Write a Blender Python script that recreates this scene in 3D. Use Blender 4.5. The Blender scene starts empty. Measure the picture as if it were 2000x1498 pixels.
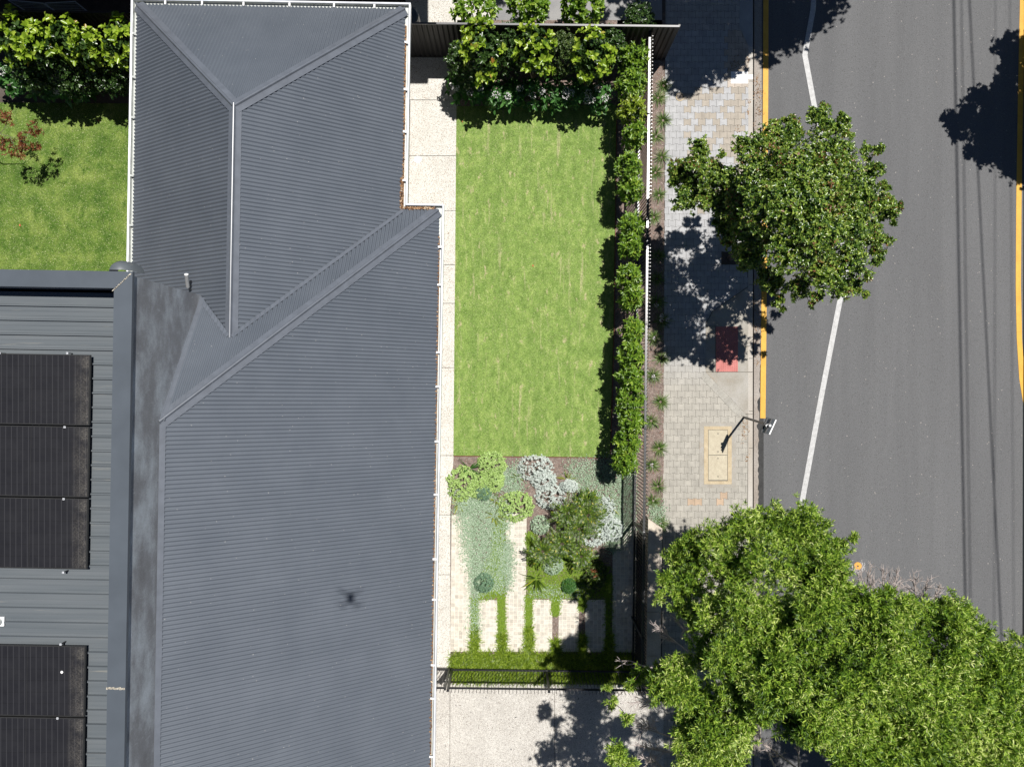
import bpy, math, random
import numpy as np
from mathutils import Vector
random.seed(7)
RNG = np.random.default_rng(7)
sc = bpy.context.scene
col = sc.collection

# ------------------------------------------------------------ camera, sky, sun, exposure
H = 19.0            # height of the camera over the yard (m)
F = 1389.0          # focal length in photograph pixels
cam_d = bpy.data.cameras.new('camera'); cam = bpy.data.objects.new('camera', cam_d); col.objects.link(cam)
cam.location = (0, 0, H); cam_d.sensor_width = 36; cam_d.lens = 18 * F / 1000
cam_d.clip_start = 0.05; cam_d.clip_end = 3000
sc.camera = cam
SUN_EL = math.radians(69.5); SH = np.array([0.602, 0.799])      # horizontal direction towards the sun
TZ = 1 / math.tan(SUN_EL)
w = bpy.data.worlds.new('World'); sc.world = w; w.use_nodes = True
nt = w.node_tree; bg = nt.nodes['Background']; bg.inputs[1].default_value = 0.05
sky = nt.nodes.new('ShaderNodeTexSky'); sky.sky_type = 'NISHITA'; sky.sun_disc = False
sky.air_density = 0.5; sky.dust_density = 0.15; sky.ozone_density = 2.0; sky.altitude = 300
sky.sun_elevation = SUN_EL; sky.sun_rotation = math.atan2(SH[0], SH[1])
nt.links.new(sky.outputs[0], bg.inputs[0])
sd = bpy.data.lights.new('sun', 'SUN'); sun = bpy.data.objects.new('sun', sd); col.objects.link(sun)
sd.energy = 4.9; sd.angle = math.radians(0.53); sd.color = (1, 0.965, 0.91)
sun.rotation_euler = Vector((SH[0]*math.cos(SUN_EL), SH[1]*math.cos(SUN_EL), math.sin(SUN_EL))).to_track_quat('Z', 'Y').to_euler()
sun.location = (20, 26, 60)
sc.view_settings.view_transform = 'Standard'; sc.view_settings.look = 'None'
sc.view_settings.exposure = 0.28; sc.view_settings.gamma = 1

# ------------------------------------------------------------ materials
def S(r, g, b):      # sRGB 0-255 -> linear
    return tuple(((c/255+0.055)/1.055)**2.4 if c > 10 else c/255/12.92 for c in (r, g, b)) + (1,)
def L(r, g=None, b=None):
    return (r, g if g is not None else r, b if b is not None else r, 1)
def base_mat(name):
    m = bpy.data.materials.new(name); m.use_nodes = True
    return m, m.node_tree, m.node_tree.nodes['Principled BSDF']
def ramp(nt, stops, interp='LINEAR'):
    r = nt.nodes.new('ShaderNodeValToRGB'); e = r.color_ramp.elements; r.color_ramp.interpolation = interp
    while len(e) < len(stops): e.new(0.5)
    for el, (p, c) in zip(e, stops): el.position = p; el.color = c
    return r
def mapping(nt, stretch=(1, 1, 1), rot=0):
    tc = nt.nodes.new('ShaderNodeTexCoord'); mp = nt.nodes.new('ShaderNodeMapping')
    mp.inputs['Scale'].default_value = stretch; mp.inputs['Rotation'].default_value = (0, 0, rot)
    nt.links.new(tc.outputs['Object'], mp.inputs[0]); return mp.outputs[0]
def noise(nt, vec, scale, detail=4, rough=0.6, dist=0):
    n = nt.nodes.new('ShaderNodeTexNoise'); n.inputs['Scale'].default_value = scale; n.inputs['Detail'].default_value = detail
    n.inputs['Roughness'].default_value = rough; n.inputs['Distortion'].default_value = dist
    nt.links.new(vec, n.inputs['Vector']); return n.outputs['Fac']
def mix(nt, a, b, f, mode='MIX'):
    m = nt.nodes.new('ShaderNodeMix'); m.data_type = 'RGBA'; m.blend_type = mode
    for i, s in ((6, a), (7, b), (0, f)):
        if isinstance(s, (int, float, tuple)): m.inputs[i].default_value = s
        else: nt.links.new(s, m.inputs[i])
    return m.outputs[2]
def bump(nt, bsdf, h, strength, dist=0.01):
    b = nt.nodes.new('ShaderNodeBump'); b.inputs['Strength'].default_value = strength; b.inputs['Distance'].default_value = dist
    nt.links.new(h, b.inputs['Height']); nt.links.new(b.outputs[0], bsdf.inputs['Normal'])
def surf(name, stops, scale=5, detail=5, rough=0.7, stretch=(1, 1, 1), fine=None, speck=None, isl=0, metal=0, spec=0.5, bmp=0, attr=None, dirt=None):
    """noise-coloured surface. fine=(scale, amount) grain; speck=(scale, threshold, colour); isl=random tone per piece; dirt=(scale, lo, hi, colour, stretch)"""
    m, nt, b = base_mat(name); v = mapping(nt, stretch)
    n0 = noise(nt, v, scale, detail)
    c = None
    if attr:
        a = nt.nodes.new('ShaderNodeAttribute'); a.attribute_name = attr; c = a.outputs['Color']
        r = ramp(nt, [(0.3, L(0.82)), (0.7, L(1.1))]); nt.links.new(n0, r.inputs[0]); c = mix(nt, c, r.outputs[0], 1.0, 'MULTIPLY')
    else:
        r = ramp(nt, stops); nt.links.new(n0, r.inputs[0]); c = r.outputs[0]
    pv = mapping(nt)
    if dirt:
        for ds, lo, hi, dc, dst in (dirt if isinstance(dirt, list) else [dirt]):
            dn = noise(nt, mapping(nt, dst), ds, 6, 0.65); dr = ramp(nt, [(lo, L(0)), (hi, L(1))]); nt.links.new(dn, dr.inputs[0])
            c = mix(nt, c, dc, dr.outputs[0])
    if fine:
        fn = noise(nt, pv, fine[0], 3, 0.7); fr = ramp(nt, [(0.3, L(1-fine[1])), (0.7, L(1+fine[1]))]); nt.links.new(fn, fr.inputs[0])
        c = mix(nt, c, fr.outputs[0], 1.0, 'MULTIPLY')
        if bmp: bump(nt, b, fn, bmp)
    if speck:
        for ss, th, sc_ in (speck if isinstance(speck, list) else [speck]):
            vo = nt.nodes.new('ShaderNodeTexVoronoi'); vo.inputs['Scale'].default_value = ss; nt.links.new(pv, vo.inputs['Vector'])
            sn = nt.nodes.new('ShaderNodeSeparateColor'); nt.links.new(vo.outputs['Color'], sn.inputs[0])
            g = nt.nodes.new('ShaderNodeMath'); g.operation = 'LESS_THAN'; g.inputs[1].default_value = th; nt.links.new(sn.outputs[0], g.inputs[0])
            c = mix(nt, c, sc_, g.outputs[0])
    if isl:
        ge = nt.nodes.new('ShaderNodeNewGeometry'); ir = ramp(nt, [(0, L(1-isl)), (1, L(1+isl))]); nt.links.new(ge.outputs['Random Per Island'], ir.inputs[0])
        c = mix(nt, c, ir.outputs[0], 1.0, 'MULTIPLY')
    if isinstance(c, tuple): b.inputs['Base Color'].default_value = c
    else: nt.links.new(c, b.inputs['Base Color'])
    b.inputs['Roughness'].default_value = rough; b.inputs['Metallic'].default_value = metal
    b.inputs['Specular IOR Level'].default_value = spec
    return m
def plain(name, c, rough=0.5, metal=0, spec=0.5, var=0.12, scale=6):
    lo = tuple(x*(1-var) for x in c[:3]) + (1,); hi = tuple(min(1, x*(1+var)) for x in c[:3]) + (1,)
    return surf(name, [(0.3, lo), (0.7, hi)], scale=scale, rough=rough, metal=metal, spec=spec)
def leafm(name, stops, rough=0.42, tr=0.3, spec=0.4, trc=None, clump=None):
    m, nt, b = base_mat(name)
    ge = nt.nodes.new('ShaderNodeNewGeometry'); r = ramp(nt, stops); nt.links.new(ge.outputs['Random Per Island'], r.inputs[0])
    if clump:       # lighter and darker sprays by noise: (scale, darkest, lightest)
        cn = noise(nt, mapping(nt), clump[0], 2, 0.5); ad = nt.nodes.new('ShaderNodeMath'); ad.operation = 'MULTIPLY_ADD'
        nt.links.new(cn, ad.inputs[0]); ad.inputs[1].default_value = clump[1]; ad.inputs[2].default_value = -clump[1]/2
        a2 = nt.nodes.new('ShaderNodeMath'); a2.operation = 'ADD'; a2.use_clamp = True; nt.links.new(ad.outputs[0], a2.inputs[0])
        nt.links.new(ge.outputs['Random Per Island'], a2.inputs[1]); nt.links.new(a2.outputs[0], r.inputs[0])
    nt.links.new(r.outputs[0], b.inputs['Base Color']); b.inputs['Roughness'].default_value = rough; b.inputs['Specular IOR Level'].default_value = spec
    t = nt.nodes.new('ShaderNodeBsdfTranslucent'); tc = mix(nt, r.outputs[0], trc or L(1.0, 1.25, 0.5), 1.0, 'MULTIPLY'); nt.links.new(tc, t.inputs[0])
    mx = nt.nodes.new('ShaderNodeMixShader'); mx.inputs[0].default_value = tr
    nt.links.new(b.outputs[0], mx.inputs[1]); nt.links.new(t.outputs[0], mx.inputs[2])
    nt.links.new(mx.outputs[0], nt.nodes['Material Output'].inputs[0]); return m

# ------------------------------------------------------------ objects
BASE = {}
def tag(o, label=None, cat=None, group=None, kind=None):
    if label: o['label'] = label
    if cat: o['category'] = cat
    if group: o['group'] = group
    if kind: o['kind'] = kind
    return o
def thing(name, label, cat, loc=(0, 0, 0), group=None):
    o = bpy.data.objects.new(name, None); o.empty_display_size = 0.2; col.objects.link(o); o.location = loc
    BASE[o.name] = np.array(loc, float); return tag(o, label, cat, group)
def obj(name, V, Fc, mat, parent=None, smooth=False, colors=None, loc=None):
    """one mesh object from world-space vertices; loc = origin for a top-level mesh"""
    V = np.asarray(V, float).reshape(-1, 3)
    base = BASE[parent.name] if parent is not None else (np.array(loc, float) if loc is not None else np.zeros(3))
    me = bpy.data.meshes.new(name); V2 = V - base
    if isinstance(Fc, np.ndarray):
        k = Fc.shape[1]; me.vertices.add(len(V2)); me.vertices.foreach_set('co', V2.ravel())
        me.loops.add(Fc.size); me.loops.foreach_set('vertex_index', Fc.ravel().astype(np.int32))
        me.polygons.add(len(Fc)); me.polygons.foreach_set('loop_start', np.arange(0, Fc.size, k, dtype=np.int32))
        me.update(calc_edges=True)
    else:
        me.from_pydata(V2.tolist(), [], [list(f) for f in Fc]); me.update()
    me.validate()
    if smooth: me.polygons.foreach_set('use_smooth', [True]*len(me.polygons))
    if colors is not None:
        ca = me.color_attributes.new('tone', 'FLOAT_COLOR', 'POINT')
        cc = np.ones((len(V2), 4)); cc[:, :3] = colors; ca.data.foreach_set('color', cc.ravel())
    me.materials.append(mat)
    o = bpy.data.objects.new(name, me); col.objects.link(o)
    if parent is not None: o.parent = parent
    elif loc is not None: o.location = loc
    BASE[o.name] = base
    return o
def P(px, py, z=0.0):
    return np.array(((px-1000)*(H-z)/F, (749-py)*(H-z)/F, z))
def SP(px, py, z):                  # the point at height z whose sun shadow lands on that spot of the ground
    q = P(px, py, 0); return np.array((q[0]+z*TZ*SH[0], q[1]+z*TZ*SH[1], z))
class MB:
    def __init__(s): s.v = []; s.f = []
    def quad(s, *pts):
        n = len(s.v); s.v += [tuple(p) for p in pts]; s.f.append(tuple(range(n, n+len(pts)))); return s
    def box(s, c, size, ang=0.0, up=None):
        cx, cy, cz = c; sx, sy, sz = (k/2 for k in size); ca, sa = math.cos(ang), math.sin(ang); n = len(s.v)
        for dz in (-sz, sz):
            for dx, dy in ((-sx, -sy), (sx, -sy), (sx, sy), (-sx, sy)):
                s.v.append((cx+dx*ca-dy*sa, cy+dx*sa+dy*ca, cz+dz))
        s.f += [tuple(n+i for i in q) for q in ((3, 2, 1, 0), (4, 5, 6, 7), (0, 1, 5, 4), (1, 2, 6, 5), (2, 3, 7, 6), (3, 0, 4, 7))]; return s
    def bar(s, a, b, w, h):         # rectangular bar between two points, w sideways, h up
        a = np.array(a, float); b = np.array(b, float); d = b-a; ln = np.linalg.norm(d); d /= ln
        up = np.array((0, 0, 1.0)); 
        if abs(d[2]) > 0.98: up = np.array((0, 1.0, 0))
        sd_ = np.cross(d, up); sd_ /= np.linalg.norm(sd_); u = np.cross(sd_, d); n = len(s.v)
        for q in (a, b):
            for i, j in ((-1, -1), (1, -1), (1, 1), (-1, 1)): s.v.append(tuple(q+sd_*i*w/2+u*j*h/2))
        s.f += [tuple(n+i for i in q) for q in ((0, 1, 2, 3), (7, 6, 5, 4), (1, 0, 4, 5), (2, 1, 5, 6), (3, 2, 6, 7), (0, 3, 7, 4))]; return s
    def tube(s, pts, rad, k=8, cap=True):
        pts = [np.array(p, float) for p in pts]; 
        if not hasattr(rad, '__len__'): rad = [rad]*len(pts)
        n0 = len(s.v); prev = None
        for i, p in enumerate(pts):
            d = pts[min(i+1, len(pts)-1)]-pts[max(i-1, 0)]; d = d/(np.linalg.norm(d)+1e-9)
            if prev is None: a = np.cross(d, (0, 0, 1.0)) if abs(d[2]) < 0.9 else np.cross(d, (1.0, 0, 0))
            else: a = prev-d*np.dot(prev, d)
            a /= np.linalg.norm(a)+1e-9; prev = a; b = np.cross(d, a)
            for j in range(k):
                t = 2*math.pi*j/k; s.v.append(tuple(p+(a*math.cos(t)+b*math.sin(t))*rad[i]))
        for i in range(len(pts)-1):
            for j in range(k):
                s.f.append((n0+i*k+j, n0+i*k+(j+1) % k, n0+(i+1)*k+(j+1) % k, n0+(i+1)*k+j))
        if cap:
            s.f.append(tuple(n0+j for j in range(k))[::-1]); s.f.append(tuple(n0+(len(pts)-1)*k+j for j in range(k)))
        return s
    def disc(s, c, r, h=0.0, k=20, top=True):
        return s.tube([(c[0], c[1], c[2]), (c[0], c[1], c[2]+max(h, 0.002))], r, k)
    def prism(s, pts, z0, z1):
        n = len(s.v); k = len(pts)
        s.v += [(p[0], p[1], z0) for p in pts] + [(p[0], p[1], z1) for p in pts]
        s.f.append(tuple(n+k+i for i in range(k))); s.f.append(tuple(n+k-1-i for i in range(k)))
        for i in range(k): s.f.append((n+i, n+(i+1) % k, n+k+(i+1) % k, n+k+i))
        return s
    def build(s, name, mat, parent=None, **kw): return obj(name, s.v, s.f, mat, parent, **kw)
def sheet(name, pix, mat, z=0.0, kind='structure', **kw):
    pts = [P(x, y, z) for x, y in pix]; a = sum(pts[i][0]*pts[(i+1) % len(pts)][1]-pts[(i+1) % len(pts)][0]*pts[i][1] for i in range(len(pts)))
    if a < 0: pts = pts[::-1]
    o = obj(name, pts, [tuple(range(len(pts)))], mat); return tag(o, kind=kind, **kw)

# ------------------------------------------------------------ palette
M = {}
M['roof'] = surf('roof_steel', [(0.3, L(0.090, 0.104, 0.126)), (0.7, L(0.110, 0.125, 0.149))], scale=1.1, rough=0.4, metal=0.0, spec=0.5, speck=(75, 0.0007, L(0.3)))
M['cap'] = plain('flashing_steel', L(0.115, 0.128, 0.152), rough=0.34, spec=0.6)
M['upper_roof'] = surf('upper_roof_steel', [(0.3, L(0.09, 0.105, 0.118)), (0.7, L(0.12, 0.134, 0.146))], scale=2.2, stretch=(0.25, 4, 1), rough=0.5, dirt=(3, 0.62, 0.8, L(0.26, 0.25, 0.22), (0.3, 5, 1)))
M['parapet_cap'] = plain('parapet_steel', L(0.08, 0.094, 0.112), rough=0.38, spec=0.5, var=0.1, scale=1.5)
M['render'] = surf('stained_render', [(0.25, L(0.15, 0.153, 0.162)), (0.45, L(0.225, 0.235, 0.252)), (0.64, L(0.40, 0.44, 0.48))], scale=1.1, detail=9, rough=0.75, stretch=(1, 1, 1.6), fine=(40, 0.15), dirt=(6, 0.6, 0.85, L(0.38, 0.42, 0.44), (1, 2.2, 0.6)))
M['zinc'] = plain('gutter_zinc', L(0.48, 0.5, 0.48), rough=0.5, metal=0.2)
M['lip'] = plain('gutter_lip_paint', L(0.66, 0.68, 0.72), rough=0.3)
M['white'] = plain('white_paint', L(0.8), rough=0.45)
M['brick'] = surf('brick_wall', [(0.3, L(0.28, 0.25, 0.22)), (0.7, L(0.36, 0.33, 0.3))], scale=8, rough=0.85)
M['litter'] = surf('brown_litter', [(0.3, L(0.05, 0.028, 0.016)), (0.5, L(0.22, 0.12, 0.06)), (0.72, L(0.5, 0.36, 0.24))], scale=28, detail=5, rough=0.9, fine=(90, 0.5))
M['sealant'] = surf('sealant', [(0.35, L(0.3, 0.27, 0.22)), (0.65, L(0.65, 0.6, 0.5))], scale=20, rough=0.7)
M['black'] = plain('black_powdercoat', L(0.016, 0.016, 0.019), rough=0.32, spec=0.6)
M['gloss_black'] = plain('gloss_black_rail', L(0.03, 0.03, 0.033), rough=0.3, spec=0.9)
M['fence_sheet'] = plain('fence_steel', L(0.03, 0.028, 0.028), rough=0.45)
M['fence_cap'] = plain('fence_capping', L(0.12, 0.12, 0.125), rough=0.35)
M['galv'] = plain('galvanised', L(0.35, 0.36, 0.37), rough=0.4, metal=0.4)

# ------------------------------------------------------------ the house
TH = 0.017
def HU(u, v, z=0.0): return np.array((u*math.cos(TH)+v*math.sin(TH), -u*math.sin(TH)+v*math.cos(TH), z))
def HD(a, b, c): q = HU(a, b, c); return q/np.linalg.norm(q)
ZE, PT = 3.9, 0.66
UL, UR, UM, UW = -8.08, -2.44, -1.655, -6.04
VT, VN, UG = 7.89, 3.63, -5.26
zE = lambda u, v: ZE+PT*(UM-u)
zN = lambda u, v: ZE+PT*(VN-v)
zWE = lambda u, v: ZE+PT*(UR-u)
zWW = lambda u, v: ZE+PT*(u-UL)
zWN = lambda u, v: ZE+PT*(VT-v)
VB = -15.0
home = thing('house', 'large house with dark grey metal roofs, hipped front wing and flat upper storey', 'house', tuple(HU(-4, 0, 0)))
def corr(name, axis, s0, s1, lohi, zf, nrm):
    step = 0.0762/6; n = int((s1-s0)/step)+1; V = []; Fc = []
    nrm = HD(*nrm); pk = []
    for i in range(n+1):
        s_ = min(s0+i*step, s1); lo, hi = lohi(s_); a = (0.0145 if axis == 'v' else 0.019)*math.cos(2*math.pi*s_/0.0762)-(0.004 if (s_ % 0.762) < 0.03 else 0)
        for t in (lo, hi):
            u, v = (t, s_) if axis == 'v' else (s_, t)
            V.append(HU(u, v, zf(u, v))+nrm*a)
    Fc = [(2*i, 2*i+1, 2*i+3, 2*i+2) for i in range(n)]
    o = obj(name, V, Fc, M['roof'], home, smooth=True); return o
corr('roof_slope', 'v', VB, VN, lambda v: (UM+0.05, UW if v < -0.755 else UM-(VN-v)), zE, (PT, 0, 1))
def n_lo(u):
    if u > UR: return VN+0.05
    if u > UG: return 6.07+u
    return -4.45-u
corr('roof_slope', 'u', UW, UM, lambda u: (n_lo(u), min(5.285+u, n_lo(u))), zN, (0, PT, 1))
corr('roof_slope', 'v', 0.81, VT, lambda v: (UR+0.04 if v > VN else v-6.07, UR-(VT-v) if v > 5.07 else UG), zWE, (PT, 0, 1))
corr('roof_slope', 'v', 0.81, VT, lambda v: (-4.45-v if v < 1.59 else UL-0.04, UL+(VT-v) if v > 5.07 else UG), zWW, (-PT, 0, 1))
corr('roof_slope', 'u', UL, UR, lambda u: (VT+0.04, VT-min(u-UL, UR-u)), zWN, (0, PT, 1))
nE = HD(PT, 0, 1); nN = HD(0, PT, 1); nW = HD(-PT, 0, 1)
def cap(name, A, B, n1, n2, wing=0.135, roll=0.026):
    A = np.array(A, float); B = np.array(B, float); d = B-A; d /= np.linalg.norm(d)
    ws = []
    for n in (n1, n2):
        w_ = np.cross(n, d); w_ /= np.linalg.norm(w_)
        if w_[2] > 0: w_ = -w_
        ws.append(w_)
    up = n1+n2; up /= np.linalg.norm(up); sd_ = np.cross(d, up)
    if np.dot(sd_, ws[0]) < 0: sd_ = -sd_
    sec = [ws[0]*wing+n1*0.004, ws[0]*wing+n1*0.016, ws[0]*0.055+n1*0.016, ws[0]*0.03+n1*0.017]
    for t in np.linspace(0, math.pi, 7): sec.append(up*0.022+sd_*math.cos(t)*roll+up*math.sin(t)*roll)
    sec += [ws[1]*0.03+n2*0.017, ws[1]*0.055+n2*0.016, ws[1]*wing+n2*0.016, ws[1]*wing+n2*0.004]
    V = []; k = len(sec)
    for q in (A, B): V += [q+s_ for s_ in sec]
    obj(name, V, [(i, i+1, k+i+1, k+i) for i in range(k-1)], M['cap'], home)
cap('ridge_cap', HU(UG, 5.12, zWE(UG, 0)), HU(UG, 0.76, zWE(UG, 0)), nE, nW)
cap('hip_cap', HU(UL-0.02, VT+0.02, ZE-0.01), HU(UG, 5.07, zWE(UG, 0)+0.004), nW, nN)
cap('hip_cap', HU(UR+0.02, VT+0.02, ZE-0.01), HU(UG, 5.07, zWE(UG, 0)+0.006), nE, nN)
cap('hip_cap', HU(UM+0.02, VN+0.02, ZE-0.01), HU(UW, -0.755, zE(UW, 0)), nE, nN)
# valley and apron flashings: flat folded strips
def strip(name, A, B, side, n, w0, w1, mat, lift=0.012):
    A, B, side = map(lambda q: np.array(q, float), (A, B, side)); V = []
    for q in (A, B):
        V += [q+side*w0+n*lift, q+side*w1+n*lift, q+side*w1-n*0.01, q+side*w0-n*0.01]
    obj(name, V, [(0, 1, 5, 4), (1, 2, 6, 5), (2, 3, 7, 6), (3, 0, 4, 7)], mat, home)
A_, B_ = HU(UR+0.03, VN+0.02, ZE), HU(UG, 0.81, zWE(UG, 0)); d_ = (B_-A_)/np.linalg.norm(B_-A_); sN = np.cross(nN, d_)
if sN[1] > 0: sN = -sN
strip('valley_flashing', A_, B_, sN, nN, 0.01, 0.085, M['cap'])
A_, B_ = HU(UW, 1.59, zWW(UW, 0)), HU(UG, 0.81, zWE(UG, 0)); d_ = (B_-A_)/np.linalg.norm(B_-A_); sN = np.cross(nN, d_)
if sN[1] > 0: sN = -sN
strip('valley_flashing', A_, B_, sN, nN, 0.01, 0.085, M['cap'])
strip('apron_flashing', HU(UW, -0.80, zE(UW, 0)), HU(UW, VB, zE(UW, 0)), HD(1, 0, -PT), nE, 0.0, 0.10, M['cap'], 0.016)
strip('apron_flashing', HU(UW, 1.55, zN(0, 1.55)), HU(UW, -0.74, zN(0, -0.74)), HD(1, 0, 0), nN, 0.0, 0.09, M['cap'], 0.016)
# eaves walls and soffits
def wall_prism(name, pts, z0, z1, mat): 
    q = [HU(u, v) for u, v in pts]; MB().prism(q, z0, z1).build(name, mat, home)
wall_prism('wall', [(-7.68, 1.6), (-7.68, VT-.4), (UR-.4, VT-.4), (UR-.4, VN-.4), (UM-.4, VN-.4), (UM-.4, VB), (UW, VB), (UW, 1.6)][::-1], 0, 3.70, M['brick'])
wall_prism('soffit', [(UL, 1.63), (UL, VT), (UR, VT), (UR, VN), (UM, VN), (UM, VB), (UW+.01, VB), (UW+.01, 1.63)][::-1], 3.705, 3.76, M['white'])
# gutter: one profile swept along the eaves with mitred corners
path = [(UL, 1.63), (UL, VT), (UR, VT), (UR, VN), (UM, VN), (UM, VB)]
def offset_path(o):
    out = []
    for i, (u, v) in enumerate(path):
        ns = []
        for a, b in ((i-1, i), (i, i+1)):
            if a < 0 or b >= len(path): continue
            du, dv = path[b][0]-path[a][0], path[b][1]-path[a][1]; l_ = math.hypot(du, dv); ns.append((-dv/l_, du/l_))
        nn = ns[0] if len(ns) == 1 else (ns[0][0]+ns[1][0], ns[0][1]+ns[1][1])
        out.append((u+nn[0]*o, v+nn[1]*o))
    return out
def sweep(name, prof, mat, parent=None):
    V = []; k = len(prof)
    cols = [[HU(u, v, ZE+z) for u, v in offset_path(o)] for o, z in prof]
    for i in range(len(path)): V += [cols[j][i] for j in range(k)]
    Fc = [(i*k+j, i*k+j+1, (i+1)*k+j+1, (i+1)*k+j) for i in range(len(path)-1) for j in range(k-1)]
    return obj(name, V, Fc, mat, parent or home)
gut = sweep('gutter', [(-0.04, -0.03), (-0.04, -0.09), (0.105, -0.09), (0.112, -0.02), (0.114, -0.02)], M['zinc'])
sweep('gutter_lip', [(0.112, -0.05), (0.114, 0.0), (0.13, 0.006), (0.148, 0.004), (0.152, -0.012), (0.148, -0.14), (0.12, -0.145)], M['lip'], gut)
def br(u, v, along, mt='white'):
    s_ = (0.085, 0.04, 0.006) if along == 'v' else (0.04, 0.085, 0.006)
    MB().box(HU(u, v, ZE-0.012), s_, -TH).build('gutter_bracket', M[mt], gut)
inv = lambda px, py, z: ((lambda q: (q[0]*math.cos(TH)-q[1]*math.sin(TH), q[0]*math.sin(TH)+q[1]*math.cos(TH)))(P(px, py, z)))
for y in (82, 174, 257, 352): br(UR+0.075, inv(790, y, ZE)[1], 'v')
for y in (482, 556, 688, 755, 862, 966, 1092, 1171, 1299, 1364, 1478): br(UM+0.075, inv(845, y, ZE)[1], 'v')
for x in (322, 394, 475, 565, 652, 731): br(inv(x, 12, ZE)[0], VT+0.075, 'u')
for y in (65, 150, 229, 343, 440): br(UL-0.075, inv(262, y, ZE)[1], 'v', 'zinc')
# leaf litter lying in the gutter
lv = MB()
def lit(u0, v0, u1, v1, n, zz=ZE-0.05):
    for _ in range(n):
        t = random.random(); c = HU(u0+(u1-u0)*t+random.uniform(-.02, .02), v0+(v1-v0)*t+random.uniform(-.02, .02), zz+random.uniform(-.02, .025))
        a = random.uniform(0, 6.28); l_ = random.uniform(.015, .045); w_ = random.uniform(.006, .016)
        dx, dy = math.cos(a)*l_, math.sin(a)*l_; ex, ey = -math.sin(a)*w_, math.cos(a)*w_
        lv.quad(c+(-dx, -dy, 0.0), c+(ex, ey, random.uniform(0, .01)), c+(dx, dy, 0.0), c+(-ex, -ey, random.uniform(0, .01)))
lv.quad(HU(UR-.03, VN, ZE-.07), HU(UR+.065, VN, ZE-.07), HU(UR+.065, VT-.3, ZE-.085), HU(UR-.03, VT-.3, ZE-.085))
lv.quad(HU(UM-.03, VB, ZE-.07), HU(UM+.068, VB, ZE-.07), HU(UM+.064, VN-.6, ZE-.09), HU(UM-.03, VN-.6, ZE-.09))
lit(UR+.035, VN, UR+.03, VT-.3, 700); lit(UM+.035, VB+6, UM+.03, VN-.5, 1600)
lit(UR+.03, VN+.05, UM-.05, VN+.06, 240, ZE-.02); lit(UR+.02, VN+.7, UR+.02, VN, 160, ZE-.01)
lv.build('leaf_litter', leafm('dry_leaf', [(0, L(0.05, .026, .014)), (.4, L(.2, .1, .045)), (.8, L(.4, .24, .12)), (1, L(.62, .5, .36))], rough=.8, tr=.05))
tag(bpy.data.objects['leaf_litter'], 'dry brown leaves lying in the gutter along the roof edge', 'leaf litter', kind='stuff')
# gutter runoff stains / upper storey
ZC, ZU = 7.78, 7.41
MB().prism([HU(u, v) for u, v in ((UW, VB), (UW, 1.60), (UW-.24, 1.60), (UW-.24, VB))], 3.0, ZC-0.012).build('side_wall', M['render'], home)
MB().prism([HU(u, v) for u, v in ((UW-.242, 1.60), (-13, 1.60), (-13, 1.415), (UW-.242, 1.415))], 0, ZC-0.012).build('wall', M['brick'], home)
# capping: two mitred lengths, folded down at both edges
def capping(name, a0, a1, b0, b1):   # outer edge a0-a1, inner edge b0-b1
    V = []
    for z in (ZC+0.012, ZC-0.05):
        V += [HU(*a0, z), HU(*a1, z), HU(*b1, z-0.006), HU(*b0, z-0.006)]
    obj(name, V, [(0, 1, 2, 3), (4, 5, 1, 0), (5, 6, 2, 1), (6, 7, 3, 2), (7, 4, 0, 3)], M['parapet_cap'], home)
uo, ui, vo, vi = UW+0.03, UW-0.262, 1.66, 1.395
capping('parapet_cap', (uo, vo), (uo, VB), (ui, vi), (ui, VB))
capping('parapet_cap', (-13, vo), (uo-.001, vo), (-13, vi), (ui-.001, vi))
o = MB()
for i in range(12):
    t = i/11; a = HU(uo-.04+(ui-uo+.04)*t, vo-.05+(vi-vo+.02)*t, ZC+.016); j = random.uniform(.008, .02)
    o.box(a, (.05, j, .006), math.radians(38))
o.build('sealant_bead', M['sealant'], home)
o = MB(); vv = inv(220, 1343, ZC)[1]
for i in range(14): o.box(HU(ui+.004+i*.0205, vv+random.uniform(-.006, .006), ZC+.014), (.026, random.uniform(.02, .05), .006), -TH)
o.build('sealant_bead', M['sealant'], home)
# ribbed upper roof
V = []; Fc = []; k = 0
v = 1.36; ribs = []
vr = inv(100, 598, ZU)[1]
while vr > VB: ribs.append(vr); vr -= 0.2345
sec = [(1.36, 0)]
for r_ in ribs:
    sec += [(r_+.026, 0), (r_+.016, .042), (r_-.006, .042), (r_-.014, 0), (r_-.07, 0), (r_-.074, .004), (r_-.086, .004), (r_-.09, 0), (r_-.145, 0), (r_-.149, .004), (r_-.161, .004), (r_-.165, 0)]
for v, z in sec: V += [HU(-13, v, ZU+z), HU(UW-.242, v, ZU+z)]
Fc = [(2*i, 2*i+2, 2*i+3, 2*i+1) for i in range(len(sec)-1)]
obj('upper_roof', V, Fc, M['upper_roof'], home)
MB().prism([HU(u, v) for u, v in ((-13, 1.36), (-13, VB), (UW-.243, VB), (UW-.243, 1.36))], 3.0, ZU-.05).build('upper_storey_wall', M['brick'], home)
# horizontal vent pipe poking out over the low roof
a = P(367, 561, zWW(-6.1, 0)+.02); b = P(364, 537, a[2]+.16)
vp = MB().tube([a, b], .035, 14).build('vent_pipe', M['galv'], home, smooth=False)
d = (b-a)/np.linalg.norm(b-a); MB().tube([b, b+d*.012], .039, 14).build('vent_pipe_end', M['white'], home)
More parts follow.
